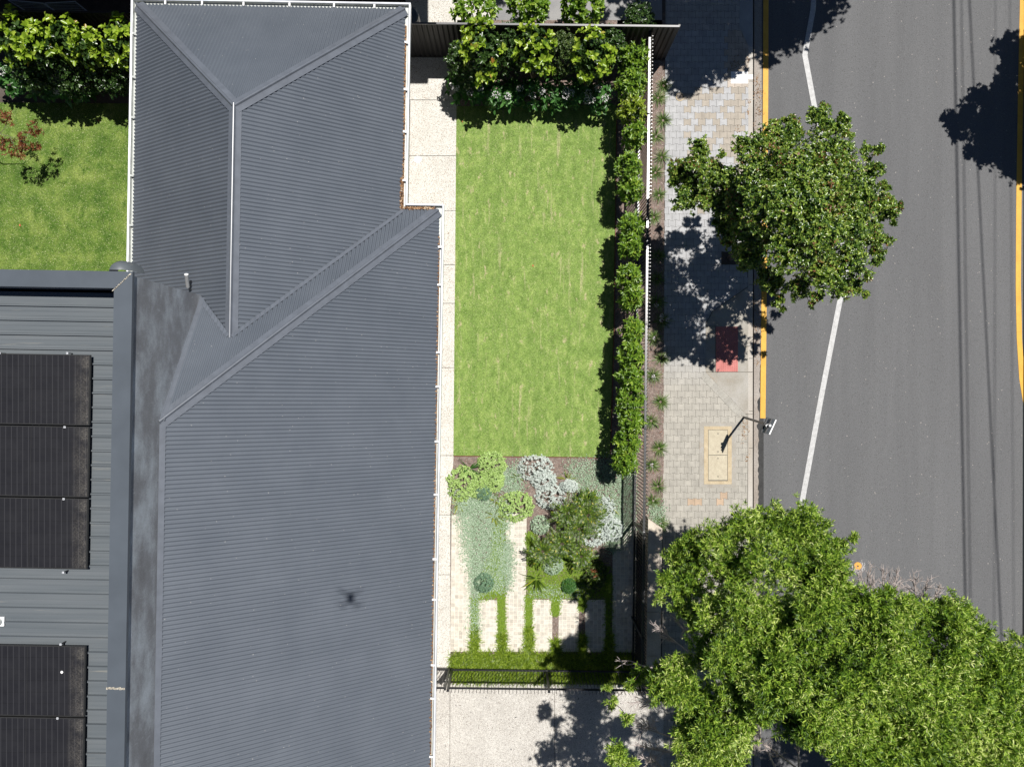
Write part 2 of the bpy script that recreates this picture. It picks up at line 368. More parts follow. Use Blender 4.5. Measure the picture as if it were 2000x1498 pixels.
# rounded cowl behind the parapet corner
c = P(247, 533, 6.6); mb = MB()
for i in range(9):
    t = math.pi*i/8
ring = []
for i in range(11):
    t = math.pi*i/10; ring.append((c[0]-math.cos(t)*.24, c[1]+math.sin(t)*.20))
mb = MB()
n = len(ring)
mb.v = [(x, y, 6.45) for x, y in ring]+[(c[0]+(x-c[0])*.92, c[1]+(y-c[1])*.92, 6.75) for x, y in ring]+[(c[0]+(x-c[0])*.45, c[1]+(y-c[1])*.5, 6.93) for x, y in ring]
mb.f = [(i, i+1, n+i+1, n+i) for i in range(n-1)]+[(n+i, n+i+1, 2*n+i+1, 2*n+i) for i in range(n-1)]+[tuple(range(2*n, 3*n))]
mb.build('rounded_cowl', M['upper_roof'], home, smooth=True)
# square roof collar at the frame's edge
c = P(-1, 1213, ZU+.03); MB().box(c, (.16, .15, .03), -TH).build('roof_penetration', M['white'], home)
MB().disc((c[0]+.01, c[1], ZU+.046), .05, .05).build('vent_cap', M['zinc'], home)

# ------------------------------------------------------------ solar panels
def cellmat():
    m, nt, b = base_mat('solar_cells'); v = mapping(nt)
    sx = nt.nodes.new('ShaderNodeSeparateXYZ'); nt.links.new(v, sx.inputs[0])
    def lines(out, period, width):
        a = nt.nodes.new('ShaderNodeMath'); a.operation = 'WRAP'; a.inputs[1].default_value = period; a.inputs[2].default_value = 0; nt.links.new(out, a.inputs[0])
        c = nt.nodes.new('ShaderNodeMath'); c.operation = 'LESS_THAN'; c.inputs[1].default_value = width; nt.links.new(a.outputs[0], c.inputs[0]); return c.outputs[0]
    n1 = noise(nt, v, 3, 4); r = ramp(nt, [(0.3, L(0.011, .011, .014)), (0.7, L(0.018, .018, .021))]); nt.links.new(n1, r.inputs[0]); c = r.outputs[0]
    c = mix(nt, c, L(0.008), lines(sx.outputs[1], 0.186, 0.004))
    c = mix(nt, c, L(0.034, .034, .038), lines(sx.outputs[0], 0.0917, 0.012))
    gt = nt.nodes.new('ShaderNodeNewGeometry')
    # dust collected towards the low end of each panel
    dn = noise(nt, mapping(nt, (1.2, 1, 1)), 2.2, 3); vn = noise(nt, v, 55, 3, .8)
    mr = nt.nodes.new('ShaderNodeMapRange'); mr.inputs[1].default_value = 0.60; mr.inputs[2].default_value = 0.86; nt.links.new(sx.outputs[0], mr.inputs[0])
    ma = nt.nodes.new('ShaderNodeMath'); ma.operation = 'MULTIPLY'; nt.links.new(mr.outputs[0], ma.inputs[0]); 
    dr = ramp(nt, [(0.35, L(0)), (0.62, L(1))]); nt.links.new(dn, dr.inputs[0]); nt.links.new(dr.outputs[0], ma.inputs[1])
    mc = nt.nodes.new('ShaderNodeMath'); mc.operation = 'MULTIPLY'; vr = ramp(nt, [(0.42, L(0.1)), (0.68, L(1))]); nt.links.new(vn, vr.inputs[0])
    nt.links.new(ma.outputs[0], mc.inputs[0]); nt.links.new(vr.outputs[0], mc.inputs[1])
    c = mix(nt, c, L(0.2, .185, .16), mc.outputs[0])
    nt.links.new(c, b.inputs['Base Color']); b.inputs['Roughness'].default_value = 0.42; b.inputs['Specular IOR Level'].default_value = 0.35
    return m
M['cells'] = cellmat(); M['frame'] = plain('panel_frame', L(0.03), rough=.35)
ZP = ZU+0.12
rowv = [inv(100, 692, ZP)[1], inv(100, 692, ZP)[1]-1.157, inv(100, 692, ZP)[1]-2.314, inv(100, 1260, ZP)[1], inv(100, 1260, ZP)[1]-1.157, inv(100, 1260, ZP)[1]-2.314]
pu = inv(176, 760, ZP)[0]; GRP = 'solar panels on the flat upper roof'
panlab = ['black solar panel nearest the top parapet, uppermost of the block of three', 'black solar panel in the middle of the upper block of three',
          'black solar panel at the lower end of the upper block, above the bare roof strip', 'black solar panel with a white dot, first below the bare roof strip',
          'black solar panel cut by the bottom edge of the photo', 'black solar panel hidden below the bottom edge of the photo']
for i, v0 in enumerate(rowv[:5]):
    c = HU(pu-.88, v0-.567, ZP); t = thing('solar_panel', panlab[i], 'solar panel', tuple(c), GRP)
    mesh = MB(); c2 = c.copy(); c2[2] -= .002; mesh.box(c2, (1.73, 1.104, .03), -TH); o_ = mesh.build('panel_face', M['cells'], t)
    fr = MB()
    for su in (-1, 1): fr.box(HU(pu-.88+su*.8725, v0-.567, ZP-.003), (.015, 1.134, .04), -TH)
    for sv in (-1, 1): fr.box(HU(pu-.88, v0-.567+sv*.5595, ZP-.003), (1.73, .015, .04), -TH)
    fr.build('panel_frame', M['frame'], t)
    MB().box(HU(pu-.93, v0-.567, ZP+.0135), (.006, 1.1, .003), -TH).build('centre_strip', M['frame'], t)
    for sv in (0.25, 0.85): 
        MB().box(HU(pu-.88, v0-1.134*sv, ZU+.075), (1.70, .035, .04), -TH).build('mounting_rail', M['frame'], t)
for px, py in ((133, 690), (1, 690), (128, 834), (126, 974), (125, 1117), (120, 1257), (114, 1401)):
    c = P(px, py, ZP); t = thing('panel_clamp', 'small silver clamp at pixel row of panels', 'clamp', tuple(c), 'silver clamps between the solar panels')
    MB().box(c+(0, 0, .022), (.030, .030, .012), -TH).build('clamp_plate', M['lip'], t)
    MB().box(c+(0, 0, -.05), (.018, .014, .12), -TH).build('clamp_foot', M['black'], t)
    MB().disc((c[0], c[1], c[2]+.0285), .007, .006, 8).build('bolt_head', M['black'], t)
cl = [o for o in col.objects if o.name.startswith('panel_clamp')]
for o, l_ in zip(cl, ['silver clamp at top edge of uppermost solar panel', 'silver clamp at the left frame edge above the uppermost solar panel', 'silver clamp between the first and second solar panels',
                      'silver clamp between the second and third solar panels', 'silver clamp at the lower edge of the third solar panel', 'silver clamp at the upper edge of the lower panel block', 'silver clamp between the two lowest solar panels']):
    o['label'] = l_
c = P(121, 1312, ZP+.012); tag(MB().disc(c, .022, .006, 12).build('bird_dropping', M['white'], loc=tuple(c)), 'small white round spot on the lower solar panel', 'spot')
# ------------------------------------------------------------ the ground and the setting
M['earth'] = surf('dark_earth', [(0.3, L(0.05, .042, .035)), (0.7, L(0.11, .09, .075))], scale=3, fine=(50, .4), rough=0.95)
M['mulch'] = surf('bark_mulch', [(0.3, L(0.10, .075, .062)), (0.55, L(0.19, .145, .125)), (0.75, L(0.27, .21, .185))], scale=9, detail=8, fine=(75, .55), speck=[(90, .06, L(.42, .36, .31)), (75, .03, L(.22, .09, .05))], rough=0.95, bmp=.6)
M['lawn'] = surf('mown_lawn', [(0.28, L(0.11, .18, .038)), (0.46, L(0.165, .25, .06)), (0.60, L(0.22, .305, .08)), (0.75, L(0.33, .37, .15))], scale=4.2, detail=10, stretch=(1.2, .7, 1), fine=(42, .42), rough=0.95, spec=.15,
                 dirt=[(1.0, .5, .75, L(.12, .195, .045), (2.4, .12, 1)), (4.0, .59, .70, L(.42, .37, .22), (1.5, .7, 1)), (2.0, .58, .72, L(.38, .36, .2), (3.4, .25, 1)), (3.1, .62, .8, L(.10, .18, .036), (1, .8, 1)), (11, .6, .75, L(.33, .36, .16), (1, 1, 1)), (7, .60, .78, L(.075, .15, .028), (1, 1, 1)), (26, .55, .8, L(.28, .36, .11), (1, .8, 1))], speck=(95, .02, L(.42, .44, .24)), bmp=.5)
M['back_lawn'] = surf('longer_lawn', [(0.32, L(0.045, .095, .014)), (0.48, L(0.09, .15, .026)), (0.66, L(0.18, .235, .055))], scale=1.7, detail=9, fine=(38, .5), rough=0.95, spec=.15,
                 dirt=[(3.2, .52, .68, L(.045, .10, .012), (1, 1, 1)), (22, .56, .8, L(.22, .27, .085), (1, 1, 1))], speck=(90, .03, L(.42, .44, .24)), bmp=.5)
M['agg'] = surf('exposed_aggregate', [(0.3, L(0.52, .505, .465)), (0.7, L(0.62, .605, .565))], scale=1.4, detail=5, fine=(75, .22), speck=[(105, .12, L(.2, .165, .13)), (85, .05, L(.68, .65, .58)), (70, .03, L(.28, .19, .12))], rough=0.8, spec=.3)
M['drive'] = surf('driveway_aggregate', [(0.3, L(0.42, .40, .37)), (0.7, L(0.56, .54, .505))], scale=1.1, detail=6, fine=(55, .3), speck=[(105, .14, L(.17, .14, .115)), (90, .06, L(.62, .59, .53)), (40, .0015, L(.06))], rough=0.8, spec=.3)
M['asphalt'] = surf('asphalt', [(0.3, L(0.106, .107, .111)), (0.7, L(0.132, .133, .137))], scale=0.8, detail=4, stretch=(1.7, .12, 1), fine=(40, .2), speck=[(90, .02, L(.17)), (46, .0016, L(.3, .28, .26)), (80, .06, L(.075))], dirt=[(.9, .55, .95, L(.095, .095, .097), (1.3, .05, 1)), (2.5, .66, .8, L(.13, .125, .12), (1, .4, 1))], rough=0.85, spec=.35, bmp=.3)
M['patch'] = surf('dark_asphalt', [(0.3, L(0.03)), (0.7, L(0.048))], scale=3, fine=(40, .35), rough=0.9)
M['conc'] = surf('footpath_concrete', [(0.3, L(0.27, .245, .205)), (0.5, L(0.33, .31, .275)), (0.72, L(0.38, .365, .34))], scale=1.8, detail=6, fine=(45, .14), rough=0.85, dirt=(1.6, .55, .75, L(.30, .225, .14), (1, 1, 1)))
M['gutter'] = surf('gutter_concrete', [(0.3, L(0.25, .215, .185)), (0.7, L(0.34, .31, .28))], scale=2.4, detail=7, stretch=(1, .5, 1), fine=(40, .28), rough=0.9, dirt=(5, .6, .8, L(.26, .16, .09), (2, .6, 1)))
M['kerb'] = surf('kerb_concrete', [(0.3, L(0.36, .32, .27)), (0.7, L(0.5, .48, .45))], scale=1.2, detail=6, stretch=(1, .6, 1), fine=(45, .2), rough=0.85)
M['slate'] = surf('slate_paving', [(0.3, L(0.20, .20, .205)), (0.7, L(0.28, .275, .27))], scale=2, fine=(40, .15), rough=0.8)
M['joint'] = plain('joint_sand', L(0.12, .11, .095), rough=.95)
M['pavers'] = surf('concrete_pavers', None, scale=5, detail=5, fine=(55, .10), attr='tone', rough=0.62, spec=.4, dirt=(2.2, .66, .9, L(.2, .18, .15), (1, 1, 1)))
M['sets'] = surf('limestone_setts', None, scale=14, detail=4, fine=(60, .10), attr='tone', rough=0.8, spec=.3)
M['grout'] = surf('pale_grout', [(0.3, L(.66, .62, .53)), (0.7, L(.74, .7, .6))], scale=6, rough=.9)
M['line_white'] = surf('road_paint_white', [(0.3, L(.36)), (0.7, L(.50))], scale=9, detail=6, fine=(45, .22), rough=.6, dirt=[(7, .62, .72, L(.2), (1, .5, 1)), (30, .64, .7, L(.13), (1, 1, 1))])
M['line_yellow'] = surf('road_paint_yellow', [(0.3, L(.56, .29, .028)), (0.7, L(.68, .38, .045))], scale=5, detail=6, stretch=(1, .6, 1), fine=(40, .14), rough=.65, dirt=(7, .68, .8, L(.35, .2, .05), (1, 1, 1)))
M['red'] = surf('red_tactile', [(0.3, L(.42, .14, .125)), (0.7, L(.54, .21, .19))], scale=3, fine=(40, .12), rough=.8)
M['limestone'] = surf('limestone_block', [(0.3, L(.42, .36, .29)), (0.7, L(.58, .52, .44))], scale=4, detail=7, fine=(40, .2), rough=.85, dirt=(3, .6, .8, L(.4, .2, .12), (1, 1, 1)))
M['pit'] = surf('pit_concrete', [(0.3, L(.38, .30, .19)), (0.7, L(.50, .42, .29))], scale=7, detail=6, fine=(60, .2), rough=.85)
M['lid'] = surf('lid_concrete', [(0.3, L(.40, .35, .26)), (0.7, L(.50, .45, .34))], scale=9, detail=6, fine=(70, .22), rough=.85)

g = MB().quad((-300, -300, -.16), (9.6, -300, -.16), (9.6, 300, -.16), (-300, 300, -.16)).quad((9.6, -300, -.16), (300, -300, -.16), (300, 300, -.16), (9.6, 300, -.16)).build('ground', M['earth']); tag(g, kind='structure')
sheet('road', [(1484, -1400), (2550, -1400), (2550, 2900), (1466, 2900)], M['asphalt'], -.10)
# yard soil, raised to path level so that lawn and beds sit on it
def slab(name, pix, mat, z0, z1, **kw):
    pts = [P(x, y, z1)[:2] for x, y in pix]; a = sum(pts[i][0]*pts[(i+1) % len(pts)][1]-pts[(i+1) % len(pts)][0]*pts[i][1] for i in range(len(pts)))
    if a < 0: pts = pts[::-1]
    return tag(MB().prism(pts, z0, z1).build(name, mat), kind='structure', **kw)
slab('yard_soil', [(-900, -1000), (1299, -1000), (1297, 2200), (-900, 2200)], M['earth'], -.15, -.012)
slab('footpath_base', [(1299.4, -1000), (1471, -1000), (1470, 2200), (1297.4, 2200)], M['joint'], -.15, -.006)
# kerb top, kerb face and concrete water table
slab('kerb', [(1462.5, -1000), (1471.5, -1000), (1469, 2200), (1460, 2200)], M['kerb'], -.148, .0)
slab('gutter_channel', [(1473.9, -1000), (1489, -1000), (1485.5, 2200), (1471.2, 2200)], M['gutter'], -.17, -.093)
for y in (159, 268, 395, 556, 700, 803, 875, 990):
    sheet('kerb_joint', [(1463, y-.5), (1471, y-.5), (1471, y+.5), (1463, y+.5)], M['joint'], .003)
# second carriageway edge beyond the right of the frame
slab('far_kerb', [(2010, -1400), (2022, -1400), (2012, 2900), (2000, 2900)], M['kerb'], -.15, .0)
slab('far_verge', [(2022.5, -1400), (2700, -1400), (2700, 2900), (2012.5, 2900)], M['agg'], -.15, -.01)
# asphalt patch along the channel (ragged edge)
pl = []
rr = random.Random(3)
ys = np.arange(585, 1120, 5.0)
for y in ys:
    w_ = 1.5+5.5*min(1, max(0, (y-640)/260))+rr.uniform(-1.2, 1.2)+(3.5 if 775 < y < 805 or 825 < y < 838 else 0)
    pl.append((1488.2-w_, y))
patch = MB()
for i in range(len(ys)-1):
    patch.quad(P(pl[i][0], ys[i], -.088), P(pl[i+1][0], ys[i+1], -.088), P(1491.5, ys[i+1], -.088), P(1491.5, ys[i], -.088))
patch.build('road_patch', M['patch']); tag(bpy.data.objects['road_patch'], kind='structure')
def pline(name, pts, w_, mat, z=-.094):
    V = []; n = len(pts); Q = [P(x, y, z) for x, y in pts]
    for i in range(n):
        d = Q[min(i+1, n-1)]-Q[max(i-1, 0)]; d /= np.linalg.norm(d); s_ = np.array((-d[1], d[0], 0))
        k = 1.0
        if 0 < i < n-1:
            d0 = Q[i]-Q[i-1]; d0 /= np.linalg.norm(d0); k = 1/max(.5, abs(np.dot(s_, (-d0[1], d0[0], 0))))
        V += [Q[i]+s_*w_/2*k, Q[i]-s_*w_/2*k]
    return tag(obj(name, V, [(2*i+1, 2*i+3, 2*i+2, 2*i) for i in range(n-1)], mat), kind='structure')
pline('parking_line', [(1592, -40), (1588, 20), (1572, 108), (1590, 205), (1614, 310), (1655, 520), (1641, 585), (1605, 770), (1563, 1000), (1548, 1085), (1585, 1240), (1640, 1475), (1668, 1600)], .14, M['line_white'])
pline('yellow_line', [(1496.5, -200), (1495.5, 150), (1494, 400), (1492, 620), (1490, 817)], .142, M['line_yellow'], -.084)
pline('yellow_line', [(2001, -300), (1997, 20), (1993, 200), (1990, 400), (1989, 560), (1991, 660), (1996, 740), (2006, 800)], .142, M['line_yellow'])
# round orange marker cover in the road with white paint dabs round it
c = P(1675, 1105, -.098); t = thing('road_marker_cover', 'round orange cover in the road with white paint dabs around it', 'road cover', tuple(c))
MB().disc((c[0], c[1], -.098), .105, .012, 28).build('cover_disc', surf('orange_cover', [(.3, L(.55, .25, .03)), (.7, L(.7, .36, .06))], scale=18, fine=(60, .3), rough=.6), t)
MB().disc((c[0], c[1], -.085), .022, .006, 12).build('cover_hub', M['black'], t)
pd = MB(); rr = random.Random(5)
for i in range(46):
    a = rr.uniform(0, 6.28); r_ = rr.uniform(.125, .2); 
    if math.sin(a) > .5 and rr.random() < .7: continue
    pd.box((c[0]+r_*math.cos(a), c[1]+r_*math.sin(a), -.0955), (rr.uniform(.01, .02), rr.uniform(.03, .07), .003), a+rr.uniform(-.5, .5))
pd.build('paint_dabs', M['line_white'], t)

# lawns, beds, paths
def grid_sheet(name, pix, mat, z): return sheet(name, pix, mat, z)
sheet('front_lawn', [(891.5, 208), (1204, 205), (1201, 420), (1198, 640), (1191, 893), (885.5, 889.5)], M['lawn'], .012)
sheet('back_lawn', [(-700, 195), (262, 203), (250, 545), (-700, 560)], M['back_lawn'], .012)
sheet('hedge_bed', [(1205.5, 40), (1300-1.5, 40), (1297, 700), (1296, 1030), (1222, 1030), (1193, 893), (1200, 600)], M['mulch'], .0)
sheet('shrub_bed', [(893, 40), (1205, 40), (1203.5, 230), (893, 240)], M['mulch'], .002)
sheet('back_bed', [(-700, 25), (258, 25), (258, 230), (-700, 230)], M['earth'], .002)
sheet('garden_bed', [(884, 890.5), (1192, 894), (1222, 1030), (1240, 1180), (1238, 1345), (878, 1338), (880, 1100)], M['mulch'], .0)
sheet('neighbour_ground', [(-900, -900), (1299, -900), (1299, 112), (-900, 95)], M['earth'], -.006)
sheet('neighbour_path', [(792, -600), (957, -600), (957, 113), (792, 110)], M['agg'], .002)
sheet('slate_path', [(958, -600), (1293, -600), (1293, 50), (958, 60)], M['slate'], .0)
# exposed aggregate path in slabs, driveway in slabs
def slabs(name, quads, mat, z=.008):
    mb = MB()
    for q in quads:
        mb.prism([P(x, y, z)[:2] for x, y in q][::-1], -.02, z)
    return tag(mb.build(name, mat), kind='structure')
lx = lambda y: 893.5-7.5*(y-225)/665
qs = []; yy = [60, 195.7, 304.7]
for a_, b_ in zip(yy[:-1], yy[1:]): qs.append([(770, a_+.5), (lx(a_), a_+.5), (lx(b_), b_-.5), (770, b_-.5)])
qs.append([(770, 305.2), (lx(305), 305.2), (lx(411), 411.5), (770, 411.5)])
yy = [411.8, 517.3, 592.6, 718, 889.5, 1005.3, 1122, 1303]
for a_, b_ in zip(yy[:-1], yy[1:]):
    xr = lambda y: lx(y) if y < 900 else 879.5
    qs.append([(760, a_+.5), (lx(a_)if a_<890 else 879.5, a_+.5), (xr(b_) if b_ < 1000 else 879.5, b_-.5), (760, b_-.5)])
slabs('aggregate_path', qs, M['agg'])
slabs('driveway', [[(740, 1303.5), (878.6, 1303.5), (877.5, 1700), (740, 1700)], [(879.4, 1334), (1083, 1336), (1083, 1700), (878.3, 1700)], [(1083.8, 1336), (1296, 1338), (1296, 1700), (1083.8, 1700)]], M['drive'])
slabs('driveway', [[(740, 1700.8), (1296, 1700.8), (1296, 2200), (740, 2200)]], M['drive'])
# steel edging beside the lawn
M['rust'] = plain('rusty_edging', L(.24, .09, .05), rough=.8)
mb = MB(); e = [(1204.6, 228), (1203.4, 330), (1202, 430), (1199.5, 640), (1192.2, 893.3)]
for a_, b_ in zip(e[:-1], e[1:]): mb.bar(P(*a_, .01), P(*b_, .01), .01, .05)
tag(mb.build('lawn_edging', M['rust']), 'thin rusty steel edging strip between front lawn and hedge bed', 'edging')
mb = MB(); mb.bar(P(886, 890.6, .005), P(1192, 894.4, .005), .01, .04)
tag(mb.build('garden_edging', M['rust']), 'thin rusty edging strip between front lawn and the succulent bed', 'edging')
# small limestone setts in strips
mb = MB(); tones = []
rr = random.Random(11)
def setts(x0, x1, y0, y1, nx):
    p_ = (x1-x0)/nx; ny = int(round((y1-y0)/p_)); py_ = (y1-y0)/ny; g_ = .75
    for i in range(nx):
        for j in range(ny):
            a_, b_ = x0+i*p_+g_/2-.009*(y0+j*py_-1170), y0+j*py_+g_/2+.009*(x0+i*p_-1000); z = .012+rr.uniform(-.0015, .0015); q = rr.uniform(-.25, .25)
            pts = [P(a_+q, b_, z), P(a_+p_-g_, b_+q, z), P(a_+p_-g_+q, b_+py_-g_, z), P(a_, b_+py_-g_+q, z)]
            n0 = len(mb.v); mb.prism([p[:2] for p in pts][::-1], -.01, z)
            t_ = rr.choice([(.54, .50, .43), (.56, .53, .47), (.51, .47, .41), (.58, .55, .49), (.47, .43, .37), (.55, .53, .47)]); k_ = rr.uniform(.96, 1.05)
            tones.extend([[x*k_ for x in t_]]*(len(mb.v)-n0))
    sheet('grout_bed', [(x0-.009*(y0-1170), y0), (x1-.009*(y0-1170), y0), (x1-.009*(y1-1170), y1), (x0-.009*(y1-1170), y1)], M['grout'], .0045)
setts(880.5, 920, 1006, 1272, 5); setts(933.5, 973, 1171.5, 1272, 5); setts(987, 1027, 1003, 1272, 5)
setts(1039.5, 1079, 1171, 1272, 5); setts(1091.5, 1131, 1171, 1272, 5); setts(1143.5, 1183, 1171, 1272, 5); setts(1196, 1242, 1028, 1272, 6)
tag(mb.build('sett_paving', M['sets'], colors=np.array(tones)), kind='structure')

# interlocking footpath pavers with the stepped joint
def inside(poly, x, y):
    c_ = False
    for i in range(len(poly)):
        x1, y1 = poly[i]; x2, y2 = poly[i-1]
        if (y1 > y) != (y2 > y) and x < (x2-x1)*(y-y1)/(y2-y1)+x1: c_ = not c_
    return c_
ramp_poly = [(1378, 632), (1392, 608), (1461, 560), (1461, 808), (1455, 808), (1378, 727)]
header = [(1378, 727), (1455, 808), (1442, 808), (1434, 803), (1372, 738)]
pit_poly = [(1367, 826), (1437, 826), (1437, 952), (1367, 952)]
tree_pit = [(1409, 492), (1442, 492), (1442, 517), (1409, 517)]
drv = [(1444, -400), (1444, 55), (1463, 90), (1463, -400)]
pad = [(1427, 140), (1461, 140), (1461, 166), (1427, 166)]
holes = []
mb = MB(); tones = []; rr = random.Random(21); pw, ph, am, gp = 14.13, 12.35, .75, .24
for j in range(-12, 140):
    y0 = -150+j*ph
    if y0 > 1580: break
    for i in range(-1, 13):
        x0 = 1299.5+i*pw+(j % 2)*pw/2-.009*(y0-300)
        cx_, cy_ = x0+pw/2, y0+ph/2
        x1 = x0+pw; xmin, xmax = 1299.6-.0055*(y0-100), 1462-.0025*(y0-100)
        if any(inside(h_, cx_, cy_) for h_ in holes): continue
        def clampx(x): return min(max(x, xmin), xmax)
        if x1 <= xmin+1 or x0 >= xmax-1: continue
        s_ = 1 if j % 2 else -1
        def edge(y, s0):      # stepped joint across one paver
            return [(x0+gp, y+s0*am), (x0+pw*.23, y+s0*am), (x0+pw*.28, y-s0*am), (x0+pw*.72, y-s0*am), (x0+pw*.77, y+s0*am), (x1-gp, y+s0*am)]
        top = edge(y0+gp, -1); bot = edge(y0+ph-gp, 1)
        pts = [(clampx(x), y) for x, y in top+bot[::-1]]
        z = .0+rr.uniform(-.002, .002)
        n0 = len(mb.v); pp = [P(x, y, z) for x, y in pts]; mb.v += [tuple(p) for p in pp]; m_ = len(pts)
        mb.f.append(tuple(n0+i_ for i_ in range(m_))[::-1])
        if cy_ < 700:
            tan = .0
            if 1342 < cx_ < 1455 and 175 < cy_ < 345: tan = .6
            elif 1355 < cx_ < 1440 and 345 < cy_ < 430: tan = .35
            t_ = (.33, .29, .24) if rr.random() < tan else (.36, .362, .37)
            if cy_ < 175 and cx_ > 1420: t_ = (.42, .36, .3)
            if cy_ < 60: t_ = (.36, .345, .33)
        else: t_ = (.345, .325, .285)
        if abs(cx_-1363) < 15 and abs(cy_-977) < 9 or abs(cx_-1412) < 8 and abs(cy_-975) < 8: t_ = (.43, .315, .22)
        if 640 < cy_ < 760: 
            f_ = (cy_-640)/120; t_ = tuple(a*(1-f_)+b*f_ for a, b in zip((.36, .362, .37), (.345, .325, .285)))
        k_ = rr.uniform(.92, 1.06); tones.extend([[x*k_ for x in t_]]*m_)
tag(mb.build('footpath_pavers', M['pavers'], colors=np.array(tones)), kind='structure')
sheet('kerb_ramp', [(1378.5, 633), (1392, 608.5), (1461, 561), (1461.5, 808), (1456, 808), (1378.5, 727)], M['conc'], .006)
for q in ([(1378.5, 726.2), (1470, 726.2), (1470, 727.2), (1378.5, 727.2)], [(1378.5, 637), (1398, 637), (1398, 637.8), (1378.5, 637.8)], [(1378, 632), (1391.6, 607.6), (1460, 560), (1461, 561), (1392.4, 608.6), (1379, 633)], [(1456, 808.3), (1470, 808.3), (1470, 809), (1456, 809)], [(1397, 637), (1397.7, 637), (1397.7, 727), (1397, 727)]):
    sheet('concrete_joint', q, M['joint'], .009)
tp = thing('tactile_pad', 'red tactile paving pad with raised dots on the kerb ramp', 'tactile paving', tuple(P(1419, 682, 0)))
mb = MB().prism([P(x, y, .008)[:2] for x, y in ((1398.2, 638.2), (1441.5, 638.2), (1441, 726), (1398.2, 726))][::-1], -.005, .012)
for i in range(10):
    for j in range(21):
        c = P(1400.6+i*4.28, 640.6+j*4.18, .012); mb.tube([c, (c[0], c[1], .0175)], [.0175, .012], 7)
mb.build('pad_surface', M['red'], tp)
# diagonal header course of rectangular pavers
mb = MB(); tones = []; a_ = np.array((1378.6, 728)); b_ = np.array((1455, 808.5)); d_ = (b_-a_); n_ = np.array((-d_[1], d_[0]))/np.linalg.norm(d_); 
for i in range(16):
    q0, q1 = a_+d_*(i/16+.004), a_+d_*((i+1)/16-.004); w_ = 13.5*min(1, (16-i)/2.2)
    pts = [q0, q1, q1+n_*w_, q0+n_*w_]; n0 = len(mb.v); mb.prism([P(x, y, .003)[:2] for x, y in pts], -.005, .0075); k_ = rr.uniform(.9, 1.05)
    tones.extend([[.33*k_, .315*k_, .28*k_]]*(len(mb.v)-n0))
tag(mb.build('paver_header_course', M['pavers'], colors=np.array(tones)), kind='structure')
# driveway apron, inlet slab
sheet('crossover', [(1444.5, -400), (1444.5, 55), (1463, 92), (1470, 92), (1470, -400)], surf('blue_concrete', [(.3, L(.28, .29, .3)), (.7, L(.36, .37, .38))], scale=3, rough=.8), .004)
ip = thing('drain_inlet_slab', 'white concrete drain slab set in the pavers beside the kerb', 'drain slab', tuple(P(1446, 153, 0)))
MB().prism([P(x, y, .01)[:2] for x, y in ((1427.5, 145.5), (1461, 145.5), (1461, 155.5), (1427.5, 155.5))][::-1], -.01, .012).build('slab_lid', M['white'], ip)
MB().prism([P(x, y, .01)[:2] for x, y in ((1427.5, 140.3), (1461, 140.3), (1461, 145), (1427.5, 145))][::-1], -.01, .009).prism([P(x, y, .01)[:2] for x, y in ((1427.5, 156), (1461, 156), (1461, 163.5), (1427.5, 163.5))][::-1], -.01, .009).build('slab_surround', M['white'], ip)
MB().prism([P(x, y, .01)[:2] for x, y in ((1462, 146.5), (1470.5, 146.5), (1470.5, 155), (1462, 155))][::-1], -.01, .01).build('kerb_block', M['white'], ip)
c = P(1328, 190, 0); t = thing('tap_cover', 'small round brown cover set in the footpath pavers', 'cover', tuple(c))
MB().disc(c, .115, .012, 24).build('cover_rim', M['pit'], t); MB().disc((c[0], c[1]+.006, .012), .09, .004, 20).build('cover_lid', plain('brown_plastic', L(.06, .035, .02), rough=.5), t)
# pit with two lids
t = thing('service_pit', 'tan concrete service pit with two lids in the footpath', 'service pit', tuple(P(1402, 889, 0)))
def rect(x0, y0, x1, y1, z): return [P(x, y, z)[:2] for x, y in ((x0, y0), (x1, y0), (x1, y1), (x0, y1))][::-1]
MB().prism(rect(1366, 825.4, 1437.7, 952.6, .004), -.01, .007).build('pit_surround', M['conc'], t)
f_ = MB()
for q in ((1375, 832.5, 1429, 839.2), (1375, 939.2, 1429, 945.5), (1375, 839.2, 1383, 939.2), (1421.3, 839.2, 1429, 939.2)): f_.prism(rect(*q, .008), 0, .015)
f_.build('pit_frame', M['pit'], t)
MB().prism(rect(1383, 839.2, 1421.3, 939.2, .004), 0, .0095).build('pit_recess', M['joint'], t)
for q, ks in (((1383.9, 840, 1420.6, 888.2), (847, 882)), ((1383.9, 889.3, 1420.4, 937.3), (895, 930.5))):
    l_ = MB().prism(rect(*q, .010), 0, .0135).build('pit_lid', M['lid'], t)
    for ky in ks: MB().prism(rect(1401.5, ky-1.4, 1403, ky+1.4, .01), .0135, .0155).build('keyhole', M['black'], l_)
# white drain disc on the aggregate path
c = P(816, 312, .008); t = thing('drain_cover', 'round white plastic drain cover on the aggregate path', 'drain cover', tuple(c))
MB().disc((c[0], c[1], .008), .095, .01, 26).build('cover_plate', M['white'], t)
mb = MB()
for i in range(-3, 4): mb.box((c[0], c[1]+i*.02, .020), (.1*math.cos(i*.33), .004, .003))
mb.build('grate_slots', M['zinc'], t)
